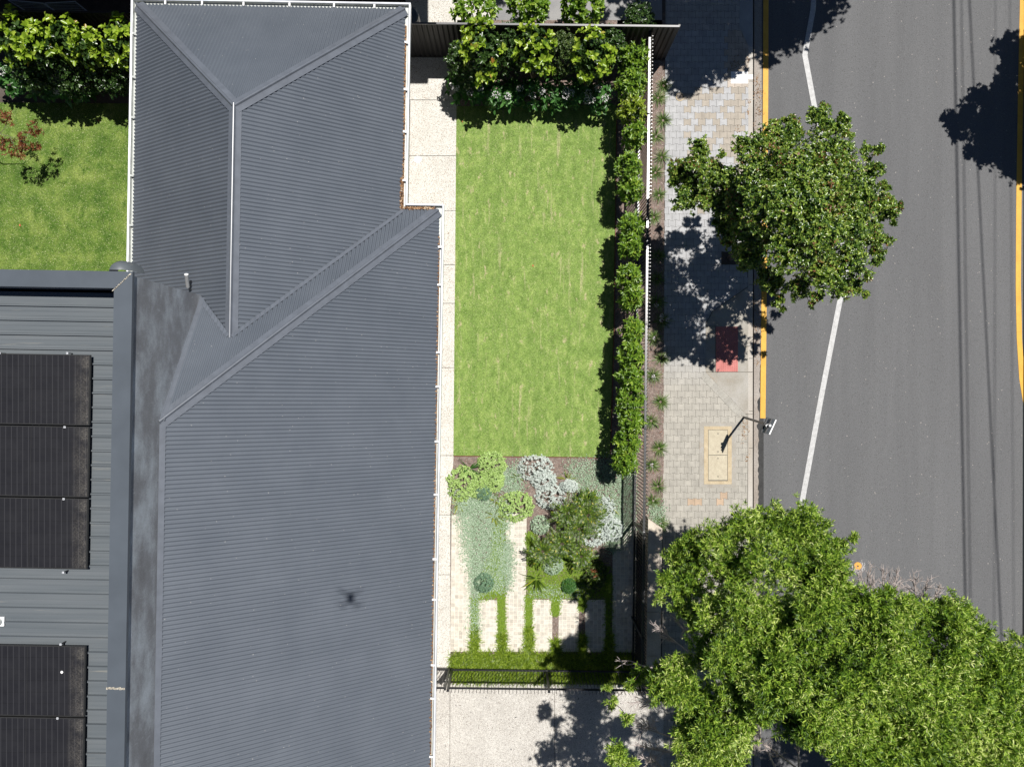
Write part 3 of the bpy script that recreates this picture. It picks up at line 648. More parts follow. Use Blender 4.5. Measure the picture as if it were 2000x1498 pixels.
# rust-orange paint trace on the pavers
# ------------------------------------------------------------ fences
def lerp(a, b, t): return a+(b-a)*t
def ff_x(y): return 1243-.0115*(y-560)            # ground line of the street fence
def FP(y, z, off=0.0):                            # point on the street fence line
    q = P(ff_x(y), y, 0); return np.array((q[0]+off, q[1], z))
fence = thing('street_fence', 'long black blade fence between the hedge and the street footpath', 'fence', tuple(FP(700, 0)))
ya, yb = 118, 1306
posts = [118, 262, 452, 640, 828, 1018, 1205, 1306]
s0 = FP(0, 0)[1]
for a_, b_ in zip(posts[:-1], posts[1:]):
    A, B = FP(a_, 0), FP(b_, 0); ln = np.linalg.norm(B-A); n = int(round(ln/.0885)); d = (B-A)/ln; mb = MB()
    for k in range(n):
        q = A+d*(k+.5)*ln/n; mb.box((q[0]+.052, q[1], .86), (.030, .012, 1.48), math.atan2(d[1], d[0])+math.pi/2)
    mb.build('blade_panel', M['gloss_black'], fence)
mb = MB()
A, B = FP(ya, 1.48), FP(yb, 1.48); mb.bar(A, B, .055, .04); mb.build('top_rail', M['gloss_black'], fence)
MB().bar(FP(ya, .14), FP(yb, .14), .05, .04).build('bottom_rail', M['black'], fence)
for y in posts: q = FP(y, 0); MB().box((q[0]-.01, q[1], .78), (.065, .065, 1.56)).build('post', M['black'], fence)
# driveway fence along the grass hedge
def DP(x, z): q = P(x, 1301+.012*(x-850), 0); return np.array((q[0], q[1], z))
df = thing('driveway_fence', 'black picket fence between the grass hedge and the driveway', 'fence', tuple(DP(1050, 0)))
dposts = [884, 1067, 1250]
hD = 1.33
for a_, b_ in zip(dposts[:-1], dposts[1:]):
    A, B = DP(a_, 0), DP(b_, 0); ln = np.linalg.norm(B-A); n = int(round(ln/.09)); mb = MB()
    for k in range(1, n):
        q = A+(B-A)*k/n; mb.box((q[0], q[1]-.03, .80), (.012, .012, 1.46))
    mb.build('picket_panel', M['black'], df)
MB().bar(DP(884, hD), DP(1250, hD), .04, .04).build('top_rail', M['black'], df)
MB().bar(DP(884, .2), DP(1250, .2), .04, .04).build('bottom_rail', M['black'], df)
for x in dposts: q = DP(x, 0); MB().box((q[0], q[1]-.02, .72), (.06, .06, 1.44)).build('post', M['black'], df)
gt_ = thing('pedestrian_gate', 'narrow black picket gate between the house and the driveway fence', 'gate', tuple(DP(862, 0)))
mb = MB()
for k in range(5):
    q = DP(850+k*6.7, 0); mb.box((q[0], q[1]-.03, .80), (.012, .012, 1.46))
mb.build('gate_pickets', M['black'], gt_)
MB().bar(DP(838, hD), DP(878.5, hD), .04, .04).build('gate_rail', M['black'], gt_)
MB().bar(DP(838, .2), DP(878.5, .2), .04, .04).build('gate_rail', M['black'], gt_)
q = DP(878.5, 0); MB().box((q[0], q[1]-.01, .70), (.05, .05, 1.38)).build('gate_stile', M['black'], gt_)
MB().box((q[0]-.03, q[1]-.045, 1.05), (.07, .03, .12)).build('gate_latch', M['galv'], gt_)
# tall ribbed steel side fence
def SF(x, z): q = P(x, 112.5+.012*(x-800), 0); return np.array((q[0], q[1], z))
sf = thing('side_fence', 'tall black ribbed steel fence behind the front shrubs, ending at the footpath', 'fence', tuple(SF(1050, 0)))
HF = 1.8
A, B = SF(778, 0), SF(1296, 0); ln = np.linalg.norm(B-A); n = int(ln/.0316); d = (B-A)/ln; nr = np.array((d[1], -d[0], 0)); V = []
for i in range(n+1):
    o_ = (0, .022, .022, 0)[i % 4]; q = A+d*min(i*.0316, ln)+nr*o_; V += [(q[0], q[1], .04), (q[0], q[1], HF-.02)]
obj('ribbed_sheet', V, [(2*i, 2*i+2, 2*i+3, 2*i+1) for i in range(n)], M['fence_sheet'], sf)
MB().bar(SF(778, HF), SF(1296, HF), .045, .04).build('fence_capping', M['fence_cap'], sf)
MB().bar(SF(778, .08), SF(1296, .08), .05, .06).build('bottom_rail', M['fence_sheet'], sf)
for x in (812, 985, 1160, 1296): q = SF(x, 0); MB().box((q[0], q[1]+.03, HF/2), (.05, .05, HF)).build('post', M['fence_sheet'], sf)
def BF(x, z): q = P(x, 96+.012*x, 0); return np.array((q[0], q[1], z))
bf = thing('back_fence', 'dark ribbed steel fence behind the magnolia hedge with folding clothes lines above', 'fence', tuple(BF(100, 0)))
A, B = BF(-500, 0), BF(330, 0); ln = np.linalg.norm(B-A); n = int(ln/.0316); d = (B-A)/ln; nr = np.array((d[1], -d[0], 0)); V = []
for i in range(n+1):
    o_ = (0, .022, .022, 0)[i % 4]; q = A+d*min(i*.0316, ln)+nr*o_; V += [(q[0], q[1], .04), (q[0], q[1], 1.93)]
obj('ribbed_sheet', V, [(2*i, 2*i+2, 2*i+3, 2*i+1) for i in range(n)], M['fence_sheet'], bf)
MB().bar(BF(-500, 1.95), BF(83, 1.95), .05, .04).build('fence_capping', M['fence_cap'], bf)
MB().bar(BF(83.5, 1.95), BF(330, 1.95), .05, .04).build('fence_capping', M['fence_sheet'], bf)
def clothes(name, label, pix):
    z = 1.9; t = thing(name, label, 'clothes line', tuple(P(*pix[0], z)), 'folding clothes lines above the back fence')
    mb = MB(); mb.tube([P(x, y, z) for x, y in pix], .014, 8); mb.build('frame', M['galv'], t)
    a0, a1, b1, b0 = [P(*q, z) for q in pix]; mb = MB()
    for k in range(1, 6): mb.tube([a0+(b0-a0)*0+(a1-a0)*k/6, b0+(b1-b0)*k/6], .003, 5)
    mb.build('cord', M['zinc'], t)
clothes('clothes_line', 'grey folding clothes line frame nearest the left edge', [(50, 22), (16, 1), (84, 7), (106, 21)])
clothes('clothes_line', 'grey folding clothes line frame nearer the house', [(106, 22), (88, 7), (147, 4), (173, 25)])
# small tank by the house corner beyond the side fence
c = P(806, 30, 1.1); t = thing('slim_tank', 'dark rounded tank tucked between the house corner and the side fence', 'tank', (c[0], c[1], 0))
MB().tube([(c[0]-.09, c[1], 0), (c[0]-.09, c[1], 1.08), (c[0]-.09, c[1], 1.12)], [.24, .24, .2], 20).build('tank_body', plain('tank_steel', L(.10, .13, .15), rough=.4), t)
MB().tube([(c[0]+.17, c[1]-.1, .9), (c[0]+.24, c[1]-.16, .95), (c[0]+.24, c[1]-.16, 1.1)], .012, 8).build('tank_tap', M['galv'], t)
# low limestone wall outside the fence
def LW(x, y, z): return P(x, y, z)[:2]
z_ = .55
t = thing('limestone_wall', 'low pale stone wall beside the street fence under the large tree', 'wall', tuple(P(1280, 1120, 0)))
MB().prism([LW(x, y, z_) for x, y in ((1267, 1014), (1293, 1032), (1291, 1360), (1264, 1360))][::-1], -.02, z_-.05).build('wall_core', M['limestone'], t)
mb = MB()
pts = [(1266, 1013), (1293.6, 1032), (1292.4, 1110), (1265, 1110)]
for q in (pts, [(1265, 1110.8), (1292.4, 1110.8), (1291.8, 1195), (1264, 1195)], [(1264, 1195.8), (1287, 1195.8), (1286, 1280), (1263, 1280)], [(1263, 1280.8), (1286, 1280.8), (1285, 1362), (1262, 1362)]):
    mb.prism([LW(x, y, z_) for x, y in q][::-1], z_-.05, z_)
mb.build('wall_coping', M['limestone'], t)
# tree pit
sheet('tree_pit', [(1409, 492), (1442, 492), (1442, 517), (1409, 517)], M['earth'], .007)
# sign post at the kerb
pb = P(1453, 815, 0); ZS = 2.15
t = thing('sign_post', 'leaning black sign post at the kerb seen from above', 'sign post', tuple(pb))
ptop = P(1504, 831, ZS); 
M['pole'] = plain('sign_pole_paint', L(.05, .05, .055), rough=.4)
MB().tube([pb, ptop], .03, 14).build('pole', M['pole'], t)
MB().tube([ptop+(0, 0, -.01), ptop+(0, 0, .012)], .033, 14).build('pole_cap', M['galv'], t)
M['plate'] = plain('sign_back', L(.30, .33, .37), rough=.45, metal=.2)
e1, e2 = P(1501.5, 848, ZS), P(1514.5, 819.5, ZS); dd = (e2-e1)/np.linalg.norm(e2-e1); nn = np.array((dd[1], -dd[0], 0)); tilt = np.array((0, 0, -1.0))*.34+(-nn)*.10
mb = MB(); th_ = nn*.028
for A_, B_ in ((e1, e2),):
    V = [A_, B_, B_+tilt, A_+tilt, A_+th_*1, B_+th_, B_+tilt+th_, A_+tilt+th_]; mb.v = [tuple(v) for v in V]; mb.f = [(0, 3, 2, 1), (4, 5, 6, 7), (0, 1, 5, 4), (1, 2, 6, 5), (2, 3, 7, 6), (3, 0, 4, 7)]
sp = mb.build('sign_plate', M['plate'], t)
MB().bar(e1+th_*.5+(0, 0, .004), e2+th_*.5+(0, 0, .004), .03, .012).build('sunlit_plate_edge', M['white'], sp)  # white bar paints the sunlit rim along the plate's top edge
for k in (.34, .8): MB().bar(e1+tilt*k-nn*.012, e2+tilt*k-nn*.012, .03, .025).build('stiffener', M['black'], sp)
MB().box(ptop+(-.03, 0, -.1), (.09, .05, .05), .3).build('bracket', M['galv'], t)
# overhead wires just beyond the right edge of the frame; their shadows cross the road
def wire(p0, p1, z, r_, lab):
    q0, q1 = SP(*p0, z), SP(*p1, z); d = (q1-q0)/np.linalg.norm(q1-q0); k = abs((31-q0[1])/d[1])
    a_, b_ = q0-d*((q0[1]-31)/d[1]), q0+d*((-31-q0[1])/d[1])
    tag(MB().tube([a_, b_], r_, 8).build('overhead_wire', M['black']), lab, 'wire', 'overhead wires along the road')
wl = ['thickest overhead wire above the road, shadow nearest the parking bays', 'thin overhead wire beside the thickest one', 'overhead wire whose shadow slants across the road', 'faint thin overhead wire nearer the far kerb', 'faint overhead wire closest to the far yellow line']
wire((1869, 0), (1893, 1250), 10.5, .026, wl[0]); wire((1884, 0), (1903, 1250), 11, .014, wl[1]); wire((1900, 0), (1963, 1250), 10, .020, wl[2]); wire((1951, 0), (1948, 1250), 11, .009, wl[3]); wire((1979, 0), (1987, 1250), 11, .008, wl[4])
for y in (31, -31):
    tag(MB().tube([(15.0, y, -.1), (15.0, y, 12)], [.18, .11], 12).bar((13.6, y, 10.0), (17, y, 10.0), .1, .1).build('utility_pole', surf('pole_timber', [(.3, L(.12, .09, .07)), (.7, L(.2, .16, .12))], scale=4), loc=(15.0, y, 0)), 'tall timber pole carrying the overhead wires beyond the '+('top' if y > 0 else 'bottom')+' edge', 'utility pole', 'poles carrying the overhead wires')
# neighbour's house beyond the top edge: its eaves shade the narrow side yard
nb = thing('neighbour_house', 'neighbouring house beyond the top edge whose eaves shade the side yard', 'house', (-7, 14, 0))
MB().prism([(-17, 10.75), (-1.9, 10.75), (-1.9, 19), (-17, 19)], 0, 4.9).build('wall', M['brick'], nb)
MB().prism([(-17.6, 9.5), (-1.13, 9.5), (-1.13, 19.5), (-17.6, 19.5)], 4.92, 5.05).build('roof', M['roof'], nb)
# drone that took the picture, just above the lens
dz = H+.09
t = thing('camera_drone', 'small grey camera drone hovering above the yard', 'drone', (0, 0, dz))
MB().prism([(-.05, -.10), (.05, -.10), (.06, .02), (.04, .10), (-.04, .10), (-.06, .02)], dz, dz+.07).build('drone_body', M['galv'], t)
for sx_ in (-1, 1):
    for sy_ in (-1, 1):
        e_ = (sx_*.17, sy_*.14, dz+.05); a_ = MB().bar((sx_*.04, sy_*.06, dz+.045), e_, .022, .02).build('drone_arm', M['galv'], t)
        MB().tube([e_, (e_[0], e_[1], dz+.075)], .016, 10).build('rotor_motor', M['black'], a_)
        MB().bar((e_[0]-.085, e_[1]-.06*sx_, dz+.08), (e_[0]+.085, e_[1]+.06*sx_, dz+.08), .02, .003).build('propeller', M['black'], a_)
#PART3
# ------------------------------------------------------------ vegetation
def rv(n): 
    v = RNG.normal(size=(n, 3)); return v/np.linalg.norm(v, axis=1)[:, None]
def unit(v): return v/(np.linalg.norm(v, axis=-1, keepdims=True)+1e-9)
def leaves(Pn, D, Nn, Ls, Ws, fold=0.25, curl=0.12):
    """folded oval leaves: 6 vertices, 2 quads each"""
    D = unit(D); Sd = unit(np.cross(D, Nn)); Nn = np.cross(Sd, D); L_ = Ls[:, None]; W_ = Ws[:, None]
    V = np.stack([Pn, Pn+D*L_*.35+Sd*W_*.5+Nn*W_*fold, Pn+D*L_*.72+Sd*W_*.42+Nn*(W_*fold-L_*curl*.4), Pn+D*L_-Nn*L_*curl,
                  Pn+D*L_*.72-Sd*W_*.42+Nn*(W_*fold-L_*curl*.4), Pn+D*L_*.35-Sd*W_*.5+Nn*W_*fold], axis=1).reshape(-1, 3)
    i = np.arange(len(Pn))[:, None]*6
    Fq = np.concatenate([i+np.array([[0, 1, 2, 3]]), i+np.array([[0, 3, 4, 5]])], axis=0)
    return V, Fq
def rosettes(C, A, k, L0, W0, spread=(0.5, 1.0), jit=0.25, **kw):
    """k leaves round each twig tip C with axis A; spread = how far they lean from the axis"""
    n = len(C); A = unit(A); t = unit(np.cross(A, rv(n))); b = np.cross(A, t)
    ph = (np.arange(k)[None, :]*2.399+RNG.uniform(0, 6.28, (n, 1))+RNG.normal(0, .25, (n, k)))
    sp = RNG.uniform(spread[0], spread[1], (n, k))*math.pi/2
    rad = t[:, None, :]*np.cos(ph)[..., None]+b[:, None, :]*np.sin(ph)[..., None]
    D = A[:, None, :]*np.cos(sp)[..., None]+rad*np.sin(sp)[..., None]+RNG.normal(0, jit*.4, (n, k, 3))
    Nn = A[:, None, :]*np.sin(sp)[..., None]-rad*np.cos(sp)[..., None]+RNG.normal(0, .12, (n, k, 3))
    Pn = C[:, None, :]-A[:, None, :]*(L0*RNG.uniform(0, .8, (n, k)))[..., None]
    s_ = RNG.uniform(.65, 1.2, (n, k))
    return leaves(Pn.reshape(-1, 3), D.reshape(-1, 3), Nn.reshape(-1, 3), (L0*s_).ravel(), (W0*s_).ravel(), **kw)
def join(parts):
    V = []; Fq = []; n = 0
    for v, f in parts: V.append(v); Fq.append(f+n); n += len(v)
    return np.concatenate(V), np.concatenate(Fq)
def shell(c, r, n, lo=0.55, top=True):
    """points through the outer part of an ellipsoid, favouring its upper side"""
    d = rv(n); 
    if top: d[:, 2] = np.where(d[:, 2] < -.25, -d[:, 2], d[:, 2])
    rr_ = RNG.uniform(lo, 1.0, n)**.6
    return np.array(c)+d*rr_[:, None]*np.array(r), unit(d/np.array(r))
def blades(Pn, A, Ls, Ws, droop=.5):
    """strap leaves: three-segment arching blades, 7 vertices -> quads + tip"""
    A = unit(A); hz = A.copy(); hz[:, 2] = 0; hz = unit(hz+1e-4); Sd = unit(np.cross(A, np.array([0, 0, 1.0])+RNG.normal(0, .3, A.shape))); V = []
    for t, w_ in ((0, .6), (.4, 1), (.75, .75), (1, .06)):
        c = Pn+A*(Ls*t)[:, None]+hz*(Ls*t*t*droop*.35)[:, None]-np.array([0, 0, 1.0])*(Ls*t*t*droop*.55)[:, None]
        V += [c+Sd*(Ws*w_*.5)[:, None], c-Sd*(Ws*w_*.5)[:, None]]
    V = np.stack(V, axis=1).reshape(-1, 3); i = np.arange(len(Pn))[:, None]*8
    return V, np.concatenate([i+np.array([[a, a+1, a+3, a+2]]) for a in (0, 2, 4)], axis=0)
def lobj(name, vf, mat, parent=None, **kw): return obj(name, vf[0], vf[1], mat, parent, **kw)

G = {}
G['magnolia'] = leafm('magnolia_leaf', [(0, L(.12, .21, .015)), (.35, L(.24, .36, .025)), (.75, L(.34, .46, .045)), (.97, L(.42, .50, .08)), (1, L(.3, .12, .03))], rough=.3, tr=.3, spec=.5)
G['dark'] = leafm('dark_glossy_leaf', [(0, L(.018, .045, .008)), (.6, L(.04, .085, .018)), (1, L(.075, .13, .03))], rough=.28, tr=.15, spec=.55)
G['fine'] = leafm('fine_dark_leaf', [(0, L(.03, .06, .012)), (.6, L(.065, .11, .025)), (1, L(.13, .17, .05))], rough=.35, tr=.2)
G['vib'] = leafm('broad_leaf', [(0, L(.03, .09, .018)), (.6, L(.06, .17, .035)), (1, L(.11, .25, .06))], rough=.35, tr=.25)
G['hedge'] = leafm('hedge_leaf', [(0, L(.07, .15, .012)), (.5, L(.15, .27, .025)), (.85, L(.24, .37, .04)), (1, L(.34, .44, .06))], rough=.32, tr=.3, spec=.5)
G['hedge_y'] = leafm('young_hedge_leaf', [(0, L(.13, .2, .015)), (.5, L(.24, .33, .03)), (1, L(.34, .40, .05))], rough=.32, tr=.3, spec=.5)
G['pear'] = leafm('street_tree_leaf', [(0, L(.025, .065, .01)), (.3, L(.08, .15, .02)), (.62, L(.18, .28, .04)), (.88, L(.30, .39, .06)), (.985, L(.28, .32, .07)), (1, L(.20, .10, .04))], rough=.28, tr=.22, spec=.6, clump=(1.6, 1.1))
G['gum'] = leafm('narrow_leaf', [(0, L(.045, .10, .012)), (.3, L(.125, .235, .022)), (.65, L(.28, .42, .045)), (.9, L(.46, .58, .10)), (1, L(.62, .68, .25))], rough=.36, tr=.2, spec=.5, clump=(1.3, 1.2))
G['strap'] = leafm('strap_leaf', [(0, L(.05, .10, .02)), (.6, L(.13, .22, .05)), (1, L(.28, .34, .12))], rough=.4, tr=.25)
G['mondo'] = leafm('mondo_grass_leaf', [(0, L(.06, .115, .008)), (.5, L(.20, .30, .02)), (1, L(.40, .50, .07))], rough=.4, tr=.3)
G['silver'] = leafm('silver_leaf', [(0, L(.42, .48, .44)), (.6, L(.58, .64, .60)), (1, L(.70, .73, .70))], rough=.8, tr=.1, spec=.15, trc=L(1, 1.05, .95))
G['succ'] = leafm('succulent_leaf', [(0, L(.24, .36, .10)), (.5, L(.37, .52, .16)), (1, L(.48, .60, .27))], rough=.6, tr=.12, spec=.25)
G['dich'] = leafm('silver_groundcover_leaf', [(0, L(.13, .22, .11)), (.5, L(.33, .45, .30)), (1, L(.62, .70, .58))], rough=.75, tr=.1, spec=.2, trc=L(1, 1.05, .9))
G['lime'] = leafm('lime_groundcover_leaf', [(0, L(.15, .26, .02)), (.6, L(.25, .38, .035)), (1, L(.36, .47, .08))], rough=.5, tr=.3)
G['cycad'] = leafm('frond_leaf', [(0, L(.03, .07, .008)), (.5, L(.075, .14, .014)), (.95, L(.18, .27, .03)), (1, L(.5, .42, .04))], rough=.32, tr=.25, spec=.5)
G['agave'] = leafm('rosette_leaf', [(0, L(.14, .18, .02)), (.6, L(.26, .30, .03)), (1, L(.36, .34, .06))], rough=.4, tr=.2)
G['blue'] = leafm('blue_green_leaf', [(0, L(.09, .17, .10)), (.6, L(.16, .28, .17)), (1, L(.26, .38, .26))], rough=.6, tr=.15)
G['red'] = leafm('reddish_leaf', [(0, L(.12, .04, .02)), (.6, L(.24, .085, .035)), (1, L(.33, .15, .06))], rough=.45, tr=.3, trc=L(1.2, .9, .5))
G['flower'] = leafm('white_flower', [(0, L(.55, .53, .52)), (1, L(.8, .79, .8))], rough=.8, tr=.2, trc=L(1))
G['blade'] = leafm('lawn_blade', [(0, L(.11, .19, .04)), (.5, L(.21, .31, .08)), (.9, L(.33, .41, .14)), (1, L(.55, .55, .32))], rough=.7, tr=.25, spec=.15)
M['bark'] = surf('bark', [(.3, L(.10, .075, .06)), (.7, L(.20, .165, .14))], scale=9, detail=6, stretch=(1, 1, .3), fine=(50, .3), rough=.95)
M['twig'] = surf('bare_twig', [(.3, L(.34, .29, .27)), (.7, L(.48, .42, .40))], scale=6, rough=.9)
M['stem'] = surf('green_stem', [(.3, L(.07, .06, .035)), (.7, L(.13, .11, .06))], scale=9, rough=.9)

def stems(c, r, h, parent, n=5, rad=.014):
    mb = MB()
    for i in range(n):
        a = random.uniform(0, 6.28); e = (c[0]+math.cos(a)*r*.55, c[1]+math.sin(a)*r*.55, h*random.uniform(.65, .85)); m_ = (c[0]+math.cos(a)*r*.2, c[1]+math.sin(a)*r*.2, h*.4)
        mb.tube([(c[0]+random.uniform(-.03, .03), c[1]+random.uniform(-.03, .03), -.02), m_, e], [rad, rad*.8, rad*.35], 6)
    mb.build('stem', M['stem'], parent)
def shrub(name, label, cat, px, py, rpx, ztop, zbot, nros, k, L0, W0, mat, group=None, flowers=0, ry=None, spread=(.35, .95), up=.5, core=0):
    """a shrub whose crown shows at pixel (px,py) with that radius, its crown from zbot to ztop"""
    zc = (ztop+zbot)/2; c = P(px, py, ztop*.8+zbot*.2); c[2] = zc; s_ = (H-zc)/F; r = (rpx*s_, (ry or rpx)*s_, (ztop-zbot)/2)
    t = thing(name, label, cat, (c[0], c[1], 0), group)
    C, A = shell(c, r, nros); A = unit(A*(1-up)+np.array([0, 0, up])); C += RNG.normal(0, .03, C.shape)
    lobj('foliage', rosettes(C, A, k, L0, W0, spread), mat, t)
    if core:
        C, A = shell(c-np.array((0, 0, r[2]*.12)), (r[0]*.9, r[1]*.92, r[2]*.85), core, lo=.2); lobj('inner_shade_foliage', rosettes(C, A, k, L0*.85, W0*.85, spread), G['dark'], t)  # inner leaves coloured dark, painting the shade between the outer whorls
    stems(c, r[0], zc, t)
    for i in range(flowers):
        a = RNG.uniform(0, 6.28); q = c+np.array((math.cos(a)*r[0]*RNG.uniform(.2, .9), math.sin(a)*r[1]*RNG.uniform(.1, .8)-r[1]*.2, r[2]*.9)); n = 42
        Pn = q+rv(n)*np.array((.085, .085, .04)); lobj('flower_head', leaves(Pn, rv(n), np.tile([0, 0, 1.0], (n, 1))+rv(n)*.2, np.full(n, .028), np.full(n, .024)), G['flower'], t)
    return t

# --- front bed behind the lawn
GM = 'magnolia shrubs in front of the side fence'
for px, py, r, l_ in ((940, 88, 50, 'tall yellow-green magnolia shrub at the left end of the front bed'), (1045, 85, 44, 'tall yellow-green magnolia shrub in the middle of the front bed'), (1160, 98, 44, 'tall yellow-green magnolia shrub at the right end of the front bed, near the hedge corner')):
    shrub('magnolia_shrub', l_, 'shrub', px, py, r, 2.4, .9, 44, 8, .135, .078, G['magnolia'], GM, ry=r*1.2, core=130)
for px, py, r, l_ in ((995, 85, 42, 'dark glossy small-leaved shrub between the left and middle magnolias'), (905, 110, 36, 'dark glossy shrub beside the path at the left end of the front bed'), (1195, 80, 30, 'dark glossy shrub squeezed against the corner of the side fence')):
    shrub('dark_shrub', l_, 'shrub', px, py, r, 1.85, .3, 270, 8, .075, .036, G['dark'], 'dark glossy shrubs among the front magnolias', ry=r*1.3)
shrub('fine_leaved_shrub', 'fine-leaved dark green shrub between the middle and right magnolias', 'shrub', 1104, 95, 34, 2.1, .3, 360, 10, .055, .022, G['fine'], ry=42)
VL = [(893, 165, 26, 'white-flowered leafy plant leaning over the path'), (925, 172, 24, 'second white-flowered plant from the path in the front bed'), (962, 178, 24, 'white-flowered plant below the left magnolia'), (1000, 178, 24, 'white-flowered plant below the dark glossy shrub'),
      (1040, 175, 24, 'white-flowered plant below the middle magnolia'), (1085, 176, 26, 'white-flowered plant below the fine-leaved shrub'), (1130, 180, 26, 'white-flowered plant left of the last front one'), (1172, 185, 26, 'white-flowered plant at the right end by the hedge')]
for i, (px, py, r, l_) in enumerate(VL):
    shrub('flowering_plant', l_, 'plant', px, py, r, .95, .1, 24, 6, .18, .075, G['vib'], 'white-flowered plants along the lawn edge', flowers=(3, 2, 1, 2, 2, 2, 3, 3)[i], ry=r*1.15, spread=(.6, 1.05))
# --- beyond the side fence
for px, py, r, l_ in ((925, 22, 46, 'broad-leaved shrub beyond the side fence above the left magnolia'), (1032, 12, 44, 'broad-leaved shrub beyond the side fence above the middle magnolia'), (1140, 14, 42, 'broad-leaved shrub beyond the side fence above the right magnolia')):
    shrub('broad_leaved_shrub', l_, 'shrub', px, py-14, r, 1.7, .3, 150, 9, .115, .06, G['hedge'], 'broad-leaved shrubs on the neighbour side of the fence')
shrub('small_dark_shrub', 'small dark shrub beyond the far end of the side fence', 'shrub', 1250, 28, 30, .9, .1, 200, 8, .075, .035, G['dark'])
# --- back bed, left of the house
for px, py, r, l_ in ((20, 62, 48, 'yellow-green magnolia cut by the left edge of the photo'), (70, 80, 42, 'yellow-green magnolia right of the one at the left edge'), (118, 62, 46, 'yellow-green magnolia below the clothes lines'), (165, 85, 32, 'thin yellow-green magnolia left of the one by the house'), (225, 70, 42, 'yellow-green magnolia against the house gutter')):
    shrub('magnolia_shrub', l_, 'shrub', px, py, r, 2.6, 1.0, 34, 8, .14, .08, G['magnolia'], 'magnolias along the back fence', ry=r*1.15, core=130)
for px, py, r, l_ in ((45, 120, 42, 'dark glossy shrub below the left back magnolias'), (120, 125, 44, 'dark glossy shrub in the middle of the back bed'), (200, 125, 42, 'dark glossy shrub in the back bed near the gutter')):
    shrub('dark_shrub', l_, 'shrub', px, py, r, 1.9, .2, 300, 8, .08, .04, G['dark'], 'dark shrubs below the back magnolias', ry=r*1.1)
for i, (px, py, r, l_) in enumerate(((8, 150, 30, 'broad-leaved flowering plant cut by the left edge of the back bed'), (45, 160, 26, 'broad-leaved flowering plant left in the back bed'), (85, 165, 24, 'flowering plant left of the middle of the back bed'), (125, 168, 24, 'flowering plant in the middle of the back bed'), (155, 165, 24, 'flowering plant with the largest green leaves in the back bed'), (222, 160, 24, 'flowering plant by the gutter in the back bed'))):
    shrub('flowering_plant', l_, 'plant', px, py, r, .9, .1, 30, 6, .18, .085, G['vib'], 'flowering plants along the back lawn', flowers=(1, 2, 1, 2, 1, 3)[i], spread=(.6, 1.05))
# reddish sapling on the back lawn
t = thing('red_sapling', 'thin sapling with sparse reddish leaves on the back lawn', 'sapling', tuple(P(-10, 292, 0)))
b0 = P(-30, 300, 0); mb = MB(); cs = []
mb.tube([b0, P(-32, 275, 1.0), P(0, 262, 1.25)], [.02, .015, .008], 6)
for a_, b_ in (((0, 262, 1.25), (40, 275, 1.35)), ((0, 262, 1.25), (15, 235, 1.4)), ((40, 275, 1.35), (62, 252, 1.3)), ((20, 268, 1.3), (35, 298, 1.2)), ((40, 275, 1.35), (60, 285, 1.2)), ((10, 265, 1.3), (5, 285, 1.2))):
    q0, q1 = P(*a_), P(*b_); mb.tube([q0, (q0+q1)/2+rv(1)[0]*.03, q1], [.007, .005, .003], 5)
    for k in range(6): cs.append(q1+RNG.normal(0, .07, 3)*(1, 1, .6))
mb.build('trunk', M['bark'], t); cs = np.array(cs)
lobj('foliage', rosettes(np.repeat(cs, 4, 0)+RNG.normal(0, .05, (len(cs)*4, 3)), rv(len(cs)*4)+[0, 0, .6], 7, .075, .026), G['red'], t)

# --- hedge shrubs along the street fence
HG = 'clipped young hedge shrubs along the street fence'
hs = [(1242, 108, 26), (1238, 160, 28), (1239, 208, 24), (1243, 258, 21), (1232, 322, 24), (1234, 364, 21), (1236, 436, 22), (1236, 478, 20), (1233, 540, 22), (1236, 580, 20), (1240, 645, 21), (1236, 694, 24), (1234, 737, 22), (1236, 782, 27), (1237, 826, 25), (1228, 868, 24), (1225, 903, 22)]
for i, (px, py, r) in enumerate(hs):
    word = ['topmost hedge shrub, in the corner of the side fence', 'second hedge shrub from the top, dark and broad', 'brightest yellow-green hedge shrub, third from the top', 'small hedge shrub just below the yellow-green one', 'upper of the joined pair of hedge shrubs beside the upper lawn', 'lower of the joined pair of hedge shrubs beside the upper lawn',
            'hedge shrub level with the gutter corner of the house', 'dark shaded hedge shrub below the one level with the gutter corner', 'hedge shrub level with the orange leaf on the lawn', 'hedge shrub right below the one level with the orange leaf', 'single rounded hedge shrub level with the red tactile pad top', 'first shrub of the long unbroken hedge run',
            'second shrub of the long unbroken hedge run', 'third and widest shrub of the long hedge run', 'fourth shrub of the long hedge run, level with the sign post', 'second shrub from the bottom end of the hedge', 'bottom shrub of the hedge, beside the garden bed'][i]
    shrub('hedge_shrub', word, 'shrub', px, py, r*1.1, 1.8, .35, 112 if i != 2 else 90, 7, .105, .036, G['hedge_y'] if i == 2 else G['hedge'], HG, ry=r*RNG.uniform(1.15, 1.35), spread=(.35, .9), core=130)

